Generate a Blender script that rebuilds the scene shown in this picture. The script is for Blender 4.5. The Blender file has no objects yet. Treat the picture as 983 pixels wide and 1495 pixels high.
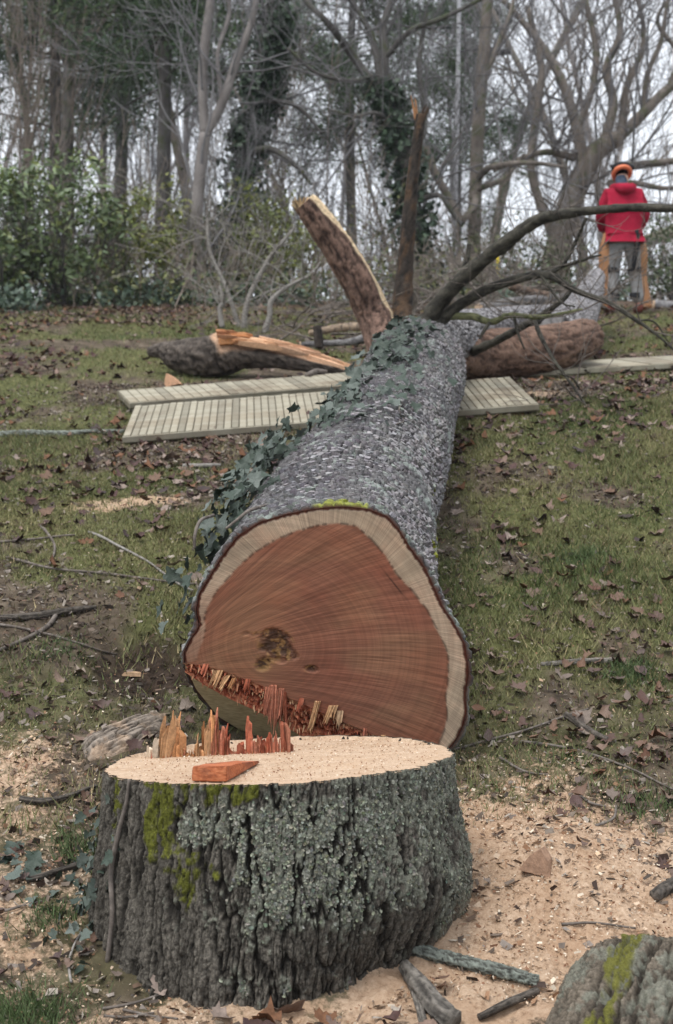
import bpy, bmesh, math, random
import numpy as np
from mathutils import Vector, Matrix

random.seed(11)
RNG = np.random.default_rng(11)
scene = bpy.context.scene
C = scene.collection
R = math.radians

# ------------------------------------------------------------------ camera
F = 2076.0            # focal length in photograph pixels (50 mm on a 36 mm high frame)
CAM_Z, PITCH = 1.10, R(1.89)
cam_data = bpy.data.cameras.new('camera')
cam = bpy.data.objects.new('camera', cam_data)
C.objects.link(cam)
cam_data.sensor_fit = 'VERTICAL'
cam_data.sensor_height = 36.0
cam_data.sensor_width = 24.0
cam_data.lens = 50.0
cam_data.clip_start, cam_data.clip_end = 0.05, 1500.0
cam.location = (0, 0, CAM_Z)
cam.rotation_euler = (R(90) + PITCH, 0, 0)
cam_data.dof.use_dof = True
cam_data.dof.focus_distance = 4.35
cam_data.dof.aperture_fstop = 5.0
scene.camera = cam

# ------------------------------------------------------------------ sky, sun, exposure
SUN_EL, SUN_AZ = R(64), R(222)       # azimuth measured clockwise from +y (the view direction)
world = bpy.data.worlds.new('World')
scene.world = world
world.use_nodes = True
wn = world.node_tree
wn.nodes.clear()
sky = wn.nodes.new('ShaderNodeTexSky')
sky.sky_type = 'NISHITA'
sky.sun_disc = False
sky.sun_elevation, sky.sun_rotation = SUN_EL, SUN_AZ
sky.dust_density, sky.air_density, sky.ozone_density = 4.0, 1.0, 1.0
hs = wn.nodes.new('ShaderNodeHueSaturation')
hs.inputs['Saturation'].default_value = 0.22
cl = wn.nodes.new('ShaderNodeMixRGB')
cl.inputs[0].default_value = 0.7          # even cloud layer over the clear sky
cl.inputs[2].default_value = (10.1, 10.7, 11.6, 1)
bg = wn.nodes.new('ShaderNodeBackground')
bg.inputs['Strength'].default_value = 0.088
out = wn.nodes.new('ShaderNodeOutputWorld')
wn.links.new(sky.outputs[0], hs.inputs['Color'])
wn.links.new(hs.outputs[0], cl.inputs[1])
wn.links.new(cl.outputs[0], bg.inputs['Color'])
wn.links.new(bg.outputs[0], out.inputs['Surface'])

sun_data = bpy.data.lights.new('sun', 'SUN')
sun_data.energy = 1.5
sun_data.angle = R(24)
sun_data.color = (1.0, 0.985, 0.96)
sun = bpy.data.objects.new('sun', sun_data)
C.objects.link(sun)
sd = Vector((math.sin(SUN_AZ) * math.cos(SUN_EL), math.cos(SUN_AZ) * math.cos(SUN_EL), math.sin(SUN_EL)))
sun.rotation_euler = sd.to_track_quat('Z', 'Y').to_euler()
sun.location = (0, 0, 30)

vs = scene.view_settings
vs.view_transform, vs.look = 'Standard', 'None'
vs.exposure, vs.gamma, vs.use_curve_mapping = 0.72, 1.0, False
scene.cycles.use_denoising = True
scene.cycles.max_bounces = 5
scene.cycles.diffuse_bounces = 3
scene.cycles.glossy_bounces = 2
scene.cycles.transparent_max_bounces = 4

# ------------------------------------------------------------------ numeric helpers
def sstep(a, b, x):
    t = np.clip((np.asarray(x, float) - a) / (b - a), 0, 1)
    return t * t * (3 - 2 * t)

def h2(ix, iy, seed):
    with np.errstate(over='ignore'):
        h = (ix.astype(np.int64).astype(np.uint32) * np.uint32(374761393)
             + iy.astype(np.int64).astype(np.uint32) * np.uint32(668265263)
             + np.uint32((seed * 2246822519) & 0xffffffff))
        h = (h ^ (h >> np.uint32(13))) * np.uint32(1274126177)
        h = h ^ (h >> np.uint32(16))
        h = h * np.uint32(2654435769)
        h = h ^ (h >> np.uint32(15))
    return h.astype(np.float64) / 4294967295.0

def vn(x, y, seed=0):
    x, y = np.asarray(x, float), np.asarray(y, float)
    ix, iy = np.floor(x), np.floor(y)
    fx, fy = x - ix, y - iy
    fx, fy = fx * fx * (3 - 2 * fx), fy * fy * (3 - 2 * fy)
    a, b = h2(ix, iy, seed), h2(ix + 1, iy, seed)
    c, d = h2(ix, iy + 1, seed), h2(ix + 1, iy + 1, seed)
    return (a + (b - a) * fx) * (1 - fy) + (c + (d - c) * fx) * fy

def fbm(x, y, seed=0, octv=4, gain=0.5):
    s, a, t = 0, 1.0, 0
    x, y = np.asarray(x, float), np.asarray(y, float)
    for k in range(octv):
        s = s + a * vn(x * 2 ** k + 17.3 * k, y * 2 ** k - 9.1 * k, seed + k)
        t += a
        a *= gain
    return s / t

def voro(x, y, seed=0, wrap=None):
    x, y = np.asarray(x, float), np.asarray(y, float)
    ix, iy = np.floor(x), np.floor(y)
    f1 = np.full(x.shape, 9.0); f2 = np.full(x.shape, 9.0); idv = np.zeros(x.shape)
    for dx in (-1, 0, 1):
        for dy in (-1, 0, 1):
            cx, cy = ix + dx, iy + dy
            kx = np.mod(cx, wrap) if wrap else cx
            px, py = cx + h2(kx, cy, seed), cy + h2(kx, cy, seed + 5)
            d = np.hypot(px - x, py - y)
            rid = h2(kx, cy, seed + 9)
            m = d < f1
            f2 = np.where(m, f1, np.minimum(f2, d))
            idv = np.where(m, rid, idv)
            f1 = np.where(m, d, f1)
    return f1, f2, idv

def ray(px, py):
    px, py = np.asarray(px, float), np.asarray(py, float)
    a, b = (px - 491.5) / F, -(py - 747.5) / F
    return np.stack([a, math.cos(PITCH) - b * math.sin(PITCH), math.sin(PITCH) + b * math.cos(PITCH)], -1)

CAM = np.array([0, 0, CAM_Z])

def P(px, py, D):
    d = ray(px, py)
    return CAM + d * (D / d[..., 1])[..., None] if np.ndim(px) else CAM + d * (D / d[1])

# ------------------------------------------------------------------ terrain height
_PY = np.array([-60, -20, 0, 2.5, 3.4, 3.9, 4.6, 6.0, 8.5, 12.0, 16.5, 20, 26, 40, 80, 400.])
_PZ = np.array([-9, -4.2, -.62, -.22, .0, .19, .42, .95, 1.80, 2.75, 3.96, 4.75, 5.5, 7.0, 8.0, 8.0])
def _pchip(xs, X, Y):
    h, dl = np.diff(X), np.diff(Y) / np.diff(X)
    m = np.zeros_like(Y)
    m[1:-1] = 2 * dl[:-1] * dl[1:] / np.maximum(dl[:-1] + dl[1:], 1e-9)
    m[0], m[-1] = dl[0], dl[-1]
    xs = np.clip(xs, X[0], X[-1])
    i = np.clip(np.searchsorted(X, xs) - 1, 0, len(X) - 2)
    t = (xs - X[i]) / h[i]
    return ((2*t**3-3*t**2+1)*Y[i] + (t**3-2*t**2+t)*h[i]*m[i] + (-2*t**3+3*t**2)*Y[i+1] + (t**3-t**2)*h[i]*m[i+1])

def ground_smooth(x, y):
    x, y = np.asarray(x, float), np.asarray(y, float)
    return _pchip(y, _PY, _PZ) + .073 * np.clip(x, -3, 3) * np.exp(-((y - 8.7) / 1.9) ** 2)      # the slope leans a little to the left by the boards

def ground(x, y):
    x, y = np.asarray(x, float), np.asarray(y, float)
    z = ground_smooth(x, y)
    near = 1 - sstep(14, 30, np.hypot(x, y))
    z = z + near * (.05 * (fbm(x * .9, y * .9, 3, 3) - .5) + .030 * (fbm(x * 5, y * 5, 8, 3) - .5))
    hole = np.exp(-(((x + .72) / .26) ** 2 + ((y - 5.45) / .3) ** 2))
    z = z - .13 * hole + hole * .10 * (fbm(x * 14, y * 14, 31, 3) - .5)
    z = z - .09 * np.exp(-((x + .05) / .42) ** 4 - ((y - 4.72) / .30) ** 4)      # hollow under the butt
    z = z + .06 * np.exp(-(((x - .62) / .22) ** 2 + ((y - 4.05) / .3) ** 2))     # sawdust heap by the stump
    return z + (1 - near) * .5 * (fbm(x * .08, y * .08, 5, 2) - .5)

def G(px, py, lift=0.0):
    d = ray(px, py); d = d / d[1]
    t = np.concatenate([np.linspace(2.6, 9, 1600), np.linspace(9, 60, 2600)])
    p = CAM + d * t[:, None]
    below = np.nonzero(p[:, 2] < ground(p[:, 0], p[:, 1]))[0]
    k = below[0] if len(below) else -1
    q = p[k].copy(); q[2] = float(ground(q[0], q[1])) + lift
    return q

def catmull(pts, n):
    p = np.asarray(pts, float)
    if len(p) == 2:
        return p[0] + (p[1] - p[0]) * np.linspace(0, 1, n)[:, None]
    q = np.vstack([2 * p[0] - p[1], p, 2 * p[-1] - p[-2]])
    t = np.linspace(0, len(p) - 1 - 1e-9, n)
    i = t.astype(int); f = (t - i)[:, None]
    a, b, c, d = q[i], q[i + 1], q[i + 2], q[i + 3]
    return .5 * (2*b + (c-a)*f + (2*a-5*b+4*c-d)*f**2 + (3*b-a-3*c+d)*f**3)

def unit(v):
    v = np.asarray(v, float)
    return v / np.maximum(np.linalg.norm(v, axis=-1, keepdims=True), 1e-12)

# ------------------------------------------------------------------ mesh helpers
class MB:
    """collects geometry of ONE part"""
    def __init__(s):
        s.v, s.q, s.t, s.n, s.at = [], [], [], 0, {}
    def add(s, v, q=None, t=None, **at):
        v = np.asarray(v, float).reshape(-1, 3)
        s.v.append(v)
        if q is not None and len(q): s.q.append(np.asarray(q, np.int64).reshape(-1, 4) + s.n)
        if t is not None and len(t): s.t.append(np.asarray(t, np.int64).reshape(-1, 3) + s.n)
        for k, a in at.items():
            a = np.asarray(a, float)
            if k == 'col' and a.ndim == 1: a = np.tile(a, (len(v), 1))
            if k != 'col' and k != 'pol' and a.ndim == 0: a = np.full(len(v), float(a))
            s.at.setdefault(k, []).append((s.n, a))
        s.n += len(v)
    def tube(s, pts, rad, sides=8, n=None, rough=0., seed=0, cap=True, rs=6., flat=1., **at):
        pts = np.asarray(pts, float)
        rad = np.broadcast_to(np.asarray(rad, float), (len(pts),))
        p4 = np.column_stack([pts, rad])
        if n: p4 = catmull(p4, n)
        p, r = p4[:, :3], np.maximum(p4[:, 3], 1e-4)
        tan = unit(np.gradient(p, axis=0))
        ref = np.array([0, 0, 1.]) if abs(tan[0][2]) < .9 else np.array([1., 0, 0])
        e1 = np.zeros_like(p); u = unit(np.cross(tan[0], ref))
        for i in range(len(p)):
            u = u - tan[i] * np.dot(u, tan[i]); u = u / np.linalg.norm(u); e1[i] = u
        e2 = np.cross(tan, e1)
        th = np.linspace(0, 2 * np.pi, sides, endpoint=False)
        rr = r[:, None] * np.ones(sides)
        if rough:
            L = np.concatenate([[0], np.cumsum(np.linalg.norm(np.diff(p, axis=0), axis=1))])
            A = th[None, :] + 0 * L[:, None]
            nz = fbm(np.cos(A) * 2.2 + L[:, None] * rs * .3 + 50, np.sin(A) * 2.2 + L[:, None] * rs, seed, 3) - .5
            rr = rr * (1 + rough * 2 * nz)
        V = p[:, None, :] + rr[..., None] * (np.cos(th)[None, :, None] * e1[:, None, :] + flat * np.sin(th)[None, :, None] * e2[:, None, :])
        m = len(p)
        i, j = np.meshgrid(np.arange(m - 1), np.arange(sides), indexing='ij')
        a = i * sides + j; b = i * sides + (j + 1) % sides
        Q = np.stack([a, b, b + sides, a + sides], -1).reshape(-1, 4)
        V = V.reshape(-1, 3); T = None
        if cap:
            V = np.vstack([V, p[0], p[-1]])
            k = np.arange(sides); k2 = (k + 1) % sides
            T = np.vstack([np.stack([np.full(sides, m * sides), k2, k], -1),
                           np.stack([np.full(sides, m * sides + 1), (m - 1) * sides + k, (m - 1) * sides + k2], -1)])
        s.add(V, Q, T, **at)
    def box(s, c, e, rot=None, **at):
        v = np.array([[x, y, z] for x in (-1, 1) for y in (-1, 1) for z in (-1, 1)], float) * np.asarray(e) / 2
        if rot is not None: v = v @ np.asarray(rot).T
        s.add(v + np.asarray(c), [[0, 1, 3, 2], [4, 6, 7, 5], [0, 4, 5, 1], [2, 3, 7, 6], [0, 2, 6, 4], [1, 5, 7, 3]], **at)
    def mesh(s, name, smooth=True):
        V = np.vstack(s.v)
        Q = np.vstack(s.q) if s.q else np.zeros((0, 4), np.int64)
        T = np.vstack(s.t) if s.t else np.zeros((0, 3), np.int64)
        me = bpy.data.meshes.new(name)
        me.vertices.add(len(V)); me.vertices.foreach_set('co', V.astype(np.float32).ravel())
        nl = Q.size + T.size
        me.loops.add(nl); me.loops.foreach_set('vertex_index', np.concatenate([Q.ravel(), T.ravel()]).astype(np.int32))
        npoly = len(Q) + len(T)
        me.polygons.add(npoly)
        st = np.concatenate([np.arange(len(Q)) * 4, Q.size + np.arange(len(T)) * 3]).astype(np.int32)
        me.polygons.foreach_set('loop_start', st)
        me.polygons.foreach_set('use_smooth', np.full(npoly, bool(smooth)))
        me.update(calc_edges=True)
        for k, lst in s.at.items():
            ty = {'col': 'FLOAT_COLOR', 'pol': 'FLOAT_VECTOR'}.get(k, 'FLOAT')
            a = me.attributes.new(k, ty, 'POINT')
            if ty == 'FLOAT':
                arr = np.zeros(len(V))
                for o, x in lst: arr[o:o + len(x)] = x
                a.data.foreach_set('value', arr.astype(np.float32))
            elif ty == 'FLOAT_VECTOR':
                arr = np.zeros((len(V), 3))
                for o, x in lst: arr[o:o + len(x)] = x
                a.data.foreach_set('vector', arr.astype(np.float32).ravel())
            else:
                arr = np.ones((len(V), 4))
                for o, x in lst: arr[o:o + len(x), :3] = x
                a.data.foreach_set('color', arr.astype(np.float32).ravel())
        return me

def link(name, me, mat=None, parent=None, label=None, cat=None, group=None, kind=None):
    o = bpy.data.objects.new(name, me)
    C.objects.link(o)
    if me is not None and mat is not None and not me.materials:
        me.materials.append(mat)
    if parent is not None: o.parent = parent
    for k, v in (('label', label), ('category', cat), ('group', group), ('kind', kind)):
        if v: o[k] = v
    return o

def build(mb, name, mat, parent=None, smooth=True, **kw):
    return link(name, mb.mesh(name, smooth), mat, parent, **kw)

def thing(name, label, cat, loc=(0, 0, 0), group=None):
    return link(name, None, None, None, label, cat, group)

class Twigs:
    """many thin 4-point branches built in one vectorised pass"""
    def __init__(s): s.p, s.r = [], []
    def add(s, pts, r0, r1):
        s.p.append(pts); s.r.append((r0, r1))
    def into(s, mb, sides=3, **at):
        if not s.p: return
        p = np.array(s.p, float); n, K, _ = p.shape
        r = np.array(s.r); rr = r[:, :1] + (r[:, 1:] - r[:, :1]) * np.linspace(0, 1, K)[None, :]
        tan = unit(np.gradient(p, axis=1))
        ref = np.where(np.abs(tan[:, :1, 2:3]) < .9, np.array([0, 0, 1.]), np.array([1., 0, 0]))
        e1 = unit(np.cross(tan, np.broadcast_to(ref, tan.shape))); e2 = np.cross(tan, e1)
        th = np.linspace(0, 2 * np.pi, sides, endpoint=False)
        V = p[:, :, None, :] + rr[:, :, None, None] * (np.cos(th)[:, None] * e1[:, :, None, :] + np.sin(th)[:, None] * e2[:, :, None, :])
        b = np.arange(n)[:, None, None] * K * sides
        i = np.arange(K - 1)[None, :, None] * sides; j = np.arange(sides)[None, None, :]; j2 = (j + 1) % sides
        Q = np.stack([b + i + j, b + i + j2, b + i + j2 + sides, b + i + j + sides], -1).reshape(-1, 4)
        mb.add(V.reshape(-1, 3), Q, **at)

def rvec(rnd):
    return Vector((rnd.gauss(0, 1), rnd.gauss(0, 1), rnd.gauss(0, 1))).normalized()

def grow(tw, p, d, L, r, depth, rnd, up=.12, n=4, spread=.75, ratio=.62, wig=.22, big=None, rmin=.004):
    p = Vector(p); d = Vector(d).normalized()
    pts = [p.copy()]
    for k in range(3):
        d = (d + rvec(rnd) * wig + Vector((0, 0, up))).normalized()
        p = p + d * (L / 3)
        pts.append(p.copy())
    (big if (big is not None and r > .03) else tw).add([tuple(q) for q in pts], r, max(r * .5, rmin))
    if depth <= 0: return
    for i in range(n):
        t = rnd.uniform(.3, 1.0) * 3 if i else 3 * .98
        k = min(int(t), 2); f = t - k
        s = pts[k].lerp(pts[k + 1], f)
        base = (pts[k + 1] - pts[k]).normalized()
        nd = (base + rvec(rnd) * (spread if i else spread * .4)).normalized()
        grow(tw, s, nd, L * ratio * rnd.uniform(.75, 1.25), max(r * (1 - .5 * t / 3) * .62, rmin), depth - 1, rnd, up, n, spread, ratio, wig, big, rmin)
# ------------------------------------------------------------------ materials
class NT:
    def __init__(s, name, rough=.85, spec=.3):
        s.m = bpy.data.materials.new(name); s.m.use_nodes = True
        s.t = s.m.node_tree; s.b = s.t.nodes['Principled BSDF']
        s.b.inputs['Roughness'].default_value = rough
        s.b.inputs['Specular IOR Level'].default_value = spec
    def n(s, ty, **kw):
        x = s.t.nodes.new(ty)
        for k, v in kw.items(): setattr(x, k, v)
        return x
    def set(s, sock, v):
        if hasattr(v, 'is_output') or isinstance(v, bpy.types.NodeSocket): s.t.links.new(v, sock)
        elif isinstance(v, (tuple, list)) and len(v) == 3 and sock.type == 'RGBA': sock.default_value = (*v, 1)
        else: sock.default_value = v
    def coord(s, scale=(1, 1, 1), kind='Object', rot=(0, 0, 0)):
        c = s.n('ShaderNodeTexCoord'); m = s.n('ShaderNodeMapping')
        m.inputs['Scale'].default_value = scale; m.inputs['Rotation'].default_value = rot
        s.t.links.new(c.outputs[kind], m.inputs[0]); return m.outputs[0]
    def attrv(s, name, scale=(1, 1, 1)):
        a = s.n('ShaderNodeAttribute', attribute_name=name); m = s.n('ShaderNodeMapping')
        m.inputs['Scale'].default_value = scale
        s.t.links.new(a.outputs['Vector'], m.inputs[0]); return m.outputs[0]
    def attr(s, name, out='Fac'):
        return s.n('ShaderNodeAttribute', attribute_name=name).outputs[out]
    def noise(s, scale, detail=5, vec=None, rough=.6, dist=0):
        x = s.n('ShaderNodeTexNoise'); x.inputs['Scale'].default_value = scale
        x.inputs['Detail'].default_value = detail; x.inputs['Roughness'].default_value = rough
        x.inputs['Distortion'].default_value = dist
        s.t.links.new(vec if vec is not None else s.coord(), x.inputs['Vector']); return x.outputs['Fac']
    def ramp(s, fac, stops):
        x = s.n('ShaderNodeValToRGB'); e = x.color_ramp.elements
        while len(e) < len(stops): e.new(.5)
        for i, (p, c) in enumerate(stops):
            e[i].position = p; e[i].color = (*c, 1) if not np.isscalar(c) else (c, c, c, 1)
        s.set(x.inputs[0], fac); return x.outputs[0]
    def mix(s, fac, a, b, mode='MIX'):
        x = s.n('ShaderNodeMixRGB', blend_type=mode)
        s.set(x.inputs[0], fac); s.set(x.inputs[1], a); s.set(x.inputs[2], b); return x.outputs[0]
    def math(s, op, a, b=0.):
        x = s.n('ShaderNodeMath', operation=op); s.set(x.inputs[0], a); s.set(x.inputs[1], b); return x.outputs[0]
    def bump(s, h, strength=.4, dist=.01):
        x = s.n('ShaderNodeBump'); x.inputs['Strength'].default_value = strength; x.inputs['Distance'].default_value = dist
        s.set(x.inputs['Height'], h); s.t.links.new(x.outputs[0], s.b.inputs['Normal'])
    def color(s, c): s.set(s.b.inputs['Base Color'], c); return s.m

def bark_mat(name, dark, mid, light, scale=14, stretch=(1, 1, .25), bump=.7, dist=.012, moss=None, rough=.9):
    k = NT(name, rough)
    v = k.coord(stretch)
    a = k.noise(scale, 8, v, .65)
    c = k.ramp(a, [(.34, dark), (.52, mid), (.70, light)])
    big = k.noise(2.2, 3, k.coord())
    c = k.mix(k.ramp(big, [(.35, 0.), (.7, .45)]), c, light)
    if moss:
        c = k.mix(k.ramp(k.noise(4.5, 4, k.coord()), [(.52, 0.), (.66, .85)]), c, moss)
    k.bump(a, bump, dist)
    return k.color(c)

def vary_mat(name, cols, rough=.7, scale=25., bump=.15, spec=.35, per_object=True, trans=0.):
    """leaf-like: colour per object from the object's random number, or per piece from the attribute col"""
    k = NT(name, rough, spec)
    if per_object:
        r = k.n('ShaderNodeObjectInfo').outputs['Random']
        c = k.ramp(r, [(i / max(1, len(cols) - 1), x) for i, x in enumerate(cols)])
    else:
        c = k.attr('col', 'Color')
    nz = k.noise(scale, 4)
    c = k.mix(1., c, k.ramp(nz, [(.3, .62), (.7, 1.25)]), 'MULTIPLY')
    k.bump(nz, bump, .004)
    if trans:
        k.b.inputs['Transmission Weight'].default_value = 0
    return k.color(c)

M = {}
# ground: soil, thin turf, sawdust by the saw work, bare earth by the hollow
k = NT('ground', .95, .15)
soil = k.ramp(k.noise(9, 8), [(.3, (.040, .030, .022)), (.5, (.095, .072, .050)), (.72, (.19, .15, .11))])
turf = k.ramp(k.noise(26, 6), [(.3, (.045, .050, .018)), (.55, (.105, .108, .040)), (.75, (.19, .18, .085))])
c = k.mix(k.ramp(k.attr('turf'), [(.25, 0.), (.75, 1.)]), soil, turf)
litter = k.ramp(k.noise(14, 7), [(.3, (.03, .022, .016)), (.55, (.11, .075, .052)), (.75, (.22, .16, .12))])
c = k.mix(k.attr('wood'), c, litter)
dust = k.ramp(k.noise(60, 8, rough=.75), [(.28, (.17, .105, .065)), (.46, (.44, .305, .205)), (.72, (.66, .50, .365))])
dust = k.mix(k.ramp(k.noise(6, 5), [(.42, 0.), (.66, .5)]), dust, (.36, .215, .125))
sm = k.math('ADD', k.attr('saw'), k.math('MULTIPLY', k.math('SUBTRACT', k.noise(30, 8, rough=.75), .5), 1.7))
c = k.mix(k.ramp(sm, [(.32, 0.), (.62, 1.)]), c, dust)
c = k.mix(k.attr('dirt'), c, k.ramp(k.noise(40, 6), [(.3, (.016, .011, .008)), (.7, (.07, .048, .034))]))
k.bump(k.noise(85, 8, rough=.7), .8, .012)
M['ground'] = k.color(c)

def attr_mat(name, rough=.85, bscale=120, bump=.5, dist=.006, spec=.3, lo=.6, hi=1.3):
    k = NT(name, rough, spec)
    nz = k.noise(bscale, 6, rough=.7)
    c = k.mix(1., k.attr('col', 'Color'), k.ramp(nz, [(.28, lo), (.72, hi)]), 'MULTIPLY')
    k.bump(nz, bump, dist)
    return k.color(c)

M['stump_bark'] = attr_mat('stump_bark', .9, 190, 1., .007, .2, .4, 1.55)
M['log_bark'] = attr_mat('log_bark', .62, 110, .6, .005, .45, .5, 1.45)
M['lichen'] = attr_mat('lichen', .95, 260, .5, .003, .1, .7, 1.25)
M['grass'] = attr_mat('grass', .7, 30, .0, .001, .3, .75, 1.2)
M['litter'] = attr_mat('litter', .75, 60, .3, .003, .3, .55, 1.3)
M['chips'] = attr_mat('chips', .9, 200, .2, .001, .2, .75, 1.2)
M['foliage'] = attr_mat('foliage', .5, 20, .1, .003, .4, .75, 1.25)
M['evergreen'] = attr_mat('evergreen', .6, 8, .0, .003, .3, .7, 1.25)
M['limb_bark'] = attr_mat('limb_bark', .85, 45, .9, .012, .25, .45, 1.5)
M['splinter_wood'] = attr_mat('splinter_wood', .85, 75, .6, .005, .15, .6, 1.3)

# saw cut on the log: rays and saw strokes follow attribute pol (angle about the felling pivot, radius)
k = NT('butt_wood', .72, .25)
c = k.attr('col', 'Color')
fine = k.noise(1., 2, k.attrv('pol', (88, .55, 1)), .75)
mid = k.noise(1., 3, k.attrv('pol', (24, .5, 1)), .6)
rings = k.noise(1., 2, k.attrv('pol', (.5, .1, 105)), .6)
c = k.mix(1., c, k.ramp(fine, [(.34, .72), (.52, 1.0), (.68, 1.22)]), 'MULTIPLY')
c = k.mix(1., c, k.ramp(mid, [(.34, .88), (.64, 1.08)]), 'MULTIPLY')
c = k.mix(1., c, k.ramp(rings, [(.38, .90), (.62, 1.07)]), 'MULTIPLY')
c = k.mix(k.ramp(k.noise(9, 5), [(.45, 0.), (.75, .35)]), c, k.mix(1., c, (1.25, .86, .78), 'MULTIPLY'))
k.bump(fine, .35, .004)
M['butt_wood'] = k.color(c)

# sawn stump top
k = NT('stump_top', .9, .2)
v = k.coord((1, 1, 1))
c = k.ramp(k.noise(150, 6, v, .75), [(.25, (.24, .15, .09)), (.5, (.52, .38, .265)), (.8, (.66, .53, .41))])
c = k.mix(k.ramp(k.noise(9, 4, v), [(.4, 0.), (.68, .55)]), c, (.44, .29, .18))
c = k.mix(k.ramp(k.noise(1, 4, k.coord((9, 120, 1), rot=(0, 0, .25)), .6), [(.36, .5), (.54, 0.)]), c, (.30, .19, .12))
k.bump(k.noise(170, 6, v), .6, .005)
M['stump_top'] = k.color(c)

# notch face: weathered olive tan saw cut
k = NT('notch_wood', .8, .2)
c = k.ramp(k.noise(30, 5, k.coord((1, 1, 6))), [(.3, (.34, .26, .14)), (.7, (.56, .45, .27))])
k.bump(k.noise(90, 5), .3, .003)
M['notch_wood'] = k.color(c)

# wedge
k = NT('wedge_wood', .75, .25)
c = k.ramp(k.noise(20, 6, k.coord((1, 7, 7))), [(.3, (.20, .055, .022)), (.5, (.42, .125, .05)), (.72, (.58, .22, .10))])
c = k.mix(k.ramp(k.noise(16, 5), [(.5, 0.), (.68, .7)]), c, (.13, .05, .035))
k.bump(k.noise(60, 5, k.coord((1, 7, 7))), .4, .003)
M['wedge_wood'] = k.color(c)

k = NT('mat_board', .8, .2)
c = k.ramp(k.noise(3.5, 6, k.coord((1, 3, 1))), [(.3, (.20, .178, .132)), (.5, (.31, .282, .215)), (.7, (.39, .36, .285))])
c = k.mix(k.ramp(k.noise(2.2, 5), [(.5, 0.), (.72, .5)]), c, (.22, .16, .10))
c = k.mix(1., c, k.ramp(k.n('ShaderNodeObjectInfo').outputs['Random'], [(0., .72), (.5, 1.), (1., 1.1)]), 'MULTIPLY')
wc = k.n('ShaderNodeNewGeometry').outputs['Position']
c = k.mix(k.ramp(k.noise(3.2, 6, wc), [(.50, 0.), (.68, .65)]), c, (.14, .105, .07))
k.bump(k.noise(60, 4), .25, .004)
M['mat_board'] = k.color(c)
k = NT('mat_base', .8, .2)
M['mat_base'] = k.color(k.ramp(k.noise(6, 4), [(.3, (.11, .094, .062)), (.7, (.19, .165, .115))]))

M['twig'] = bark_mat('twig', (.045, .036, .030), (.12, .098, .082), (.23, .20, .175), 40, (1, 1, 1), .4, .003)
M['twig_grey'] = bark_mat('twig_grey', (.09, .08, .07), (.20, .18, .16), (.34, .32, .29), 40, (1, 1, 1), .4, .003)
M['twig_lichen'] = bark_mat('twig_lichen', (.05, .045, .04), (.15, .15, .13), (.32, .36, .31), 38, (1, 1, 1), .8, .006)
M['tree_grey'] = bark_mat('tree_grey', (.085, .072, .062), (.16, .135, .115), (.25, .215, .185), 5, (1, 1, .3), .7, .03, moss=(.085, .095, .045))
M['tree_pale'] = bark_mat('tree_pale', (.11, .095, .088), (.19, .17, .158), (.28, .255, .24), 5, (1, 1, .3), .5, .02)
M['tree_dark'] = bark_mat('tree_dark', (.040, .036, .033), (.080, .073, .068), (.14, .13, .122), 5, (1, 1, .3), .7, .03, moss=(.06, .07, .03))
M['crown_twigs'] = bark_mat('crown_twigs', (.10, .095, .096), (.16, .153, .155), (.23, .222, .224), 3, (1, 1, 1), .0, .01)  # paled and cooled: distance haze painted into the twig colour
M['brown_twigs'] = bark_mat('brown_twigs', (.13, .102, .080), (.20, .162, .132), (.28, .235, .195), 3, (1, 1, 1), .0, .01)
M['leaf'] = vary_mat('leaf', [(.060, .030, .024), (.15, .086, .056), (.085, .046, .040), (.19, .125, .09), (.055, .030, .028), (.14, .062, .030), (.24, .19, .15), (.07, .042, .038)], .6, 22, .3)
M['ivy_leaf'] = vary_mat('ivy_leaf', [(.020, .034, .020), (.042, .062, .044), (.016, .027, .017), (.095, .118, .098), (.034, .050, .034), (.060, .080, .062), (.12, .14, .12)], .5, 14, .35, .35)  # palest greens: leaf undersides, plus sky gloss painted into the leaf colour
# ------------------------------------------------------------------ ground sheet
def _blob(x, y, px, py, sx, sy, a):
    c = G(px, py)
    return a * np.exp(-(((x - c[0]) / sx) ** 2 + ((y - c[1]) / sy) ** 2))

def saw_mask(x, y):
    s = 0
    for px, py, sx, sy, a in ((790, 1250, .42, .36, .95), (960, 1330, .4, .3, .95), (700, 1330, .3, .35, .85), (720, 1150, .3, .25, .45),
                              (880, 1130, .45, .3, .25), (30, 1180, .24, .36, .62), (30, 1100, .2, .2, .45), (50, 1340, .3, .26, .5), (620, 1450, .5, .12, .5), (420, 1490, .6, .1, .55),
                              (215, 733, .24, .12, .75), (120, 742, .35, .16, .42), (780, 575, .5, .22, .5), (860, 555, .6, .2, .4), (880, 1400, .5, .2, .8)):
        s = s + _blob(x, y, px, py, sx, sy, a)
    return np.clip(s * (.05 + 1.75 * fbm(x * 4.1, y * 5.0, 23, 4, .6)), 0, 1)

def turf_mask(x, y):
    t = sstep(.29, .60, fbm(x * 1.7, y * 1.2, 21, 5, .6)) * (.45 + .55 * sstep(4.3, 6.5, y)) * (1 - sstep(16.0, 19, y))
    return np.clip(t, 0, 1)

def axis_pts(segs):
    out = []
    for a, b, st in segs: out.append(np.arange(a, b, st))
    return np.concatenate(out)

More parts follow.
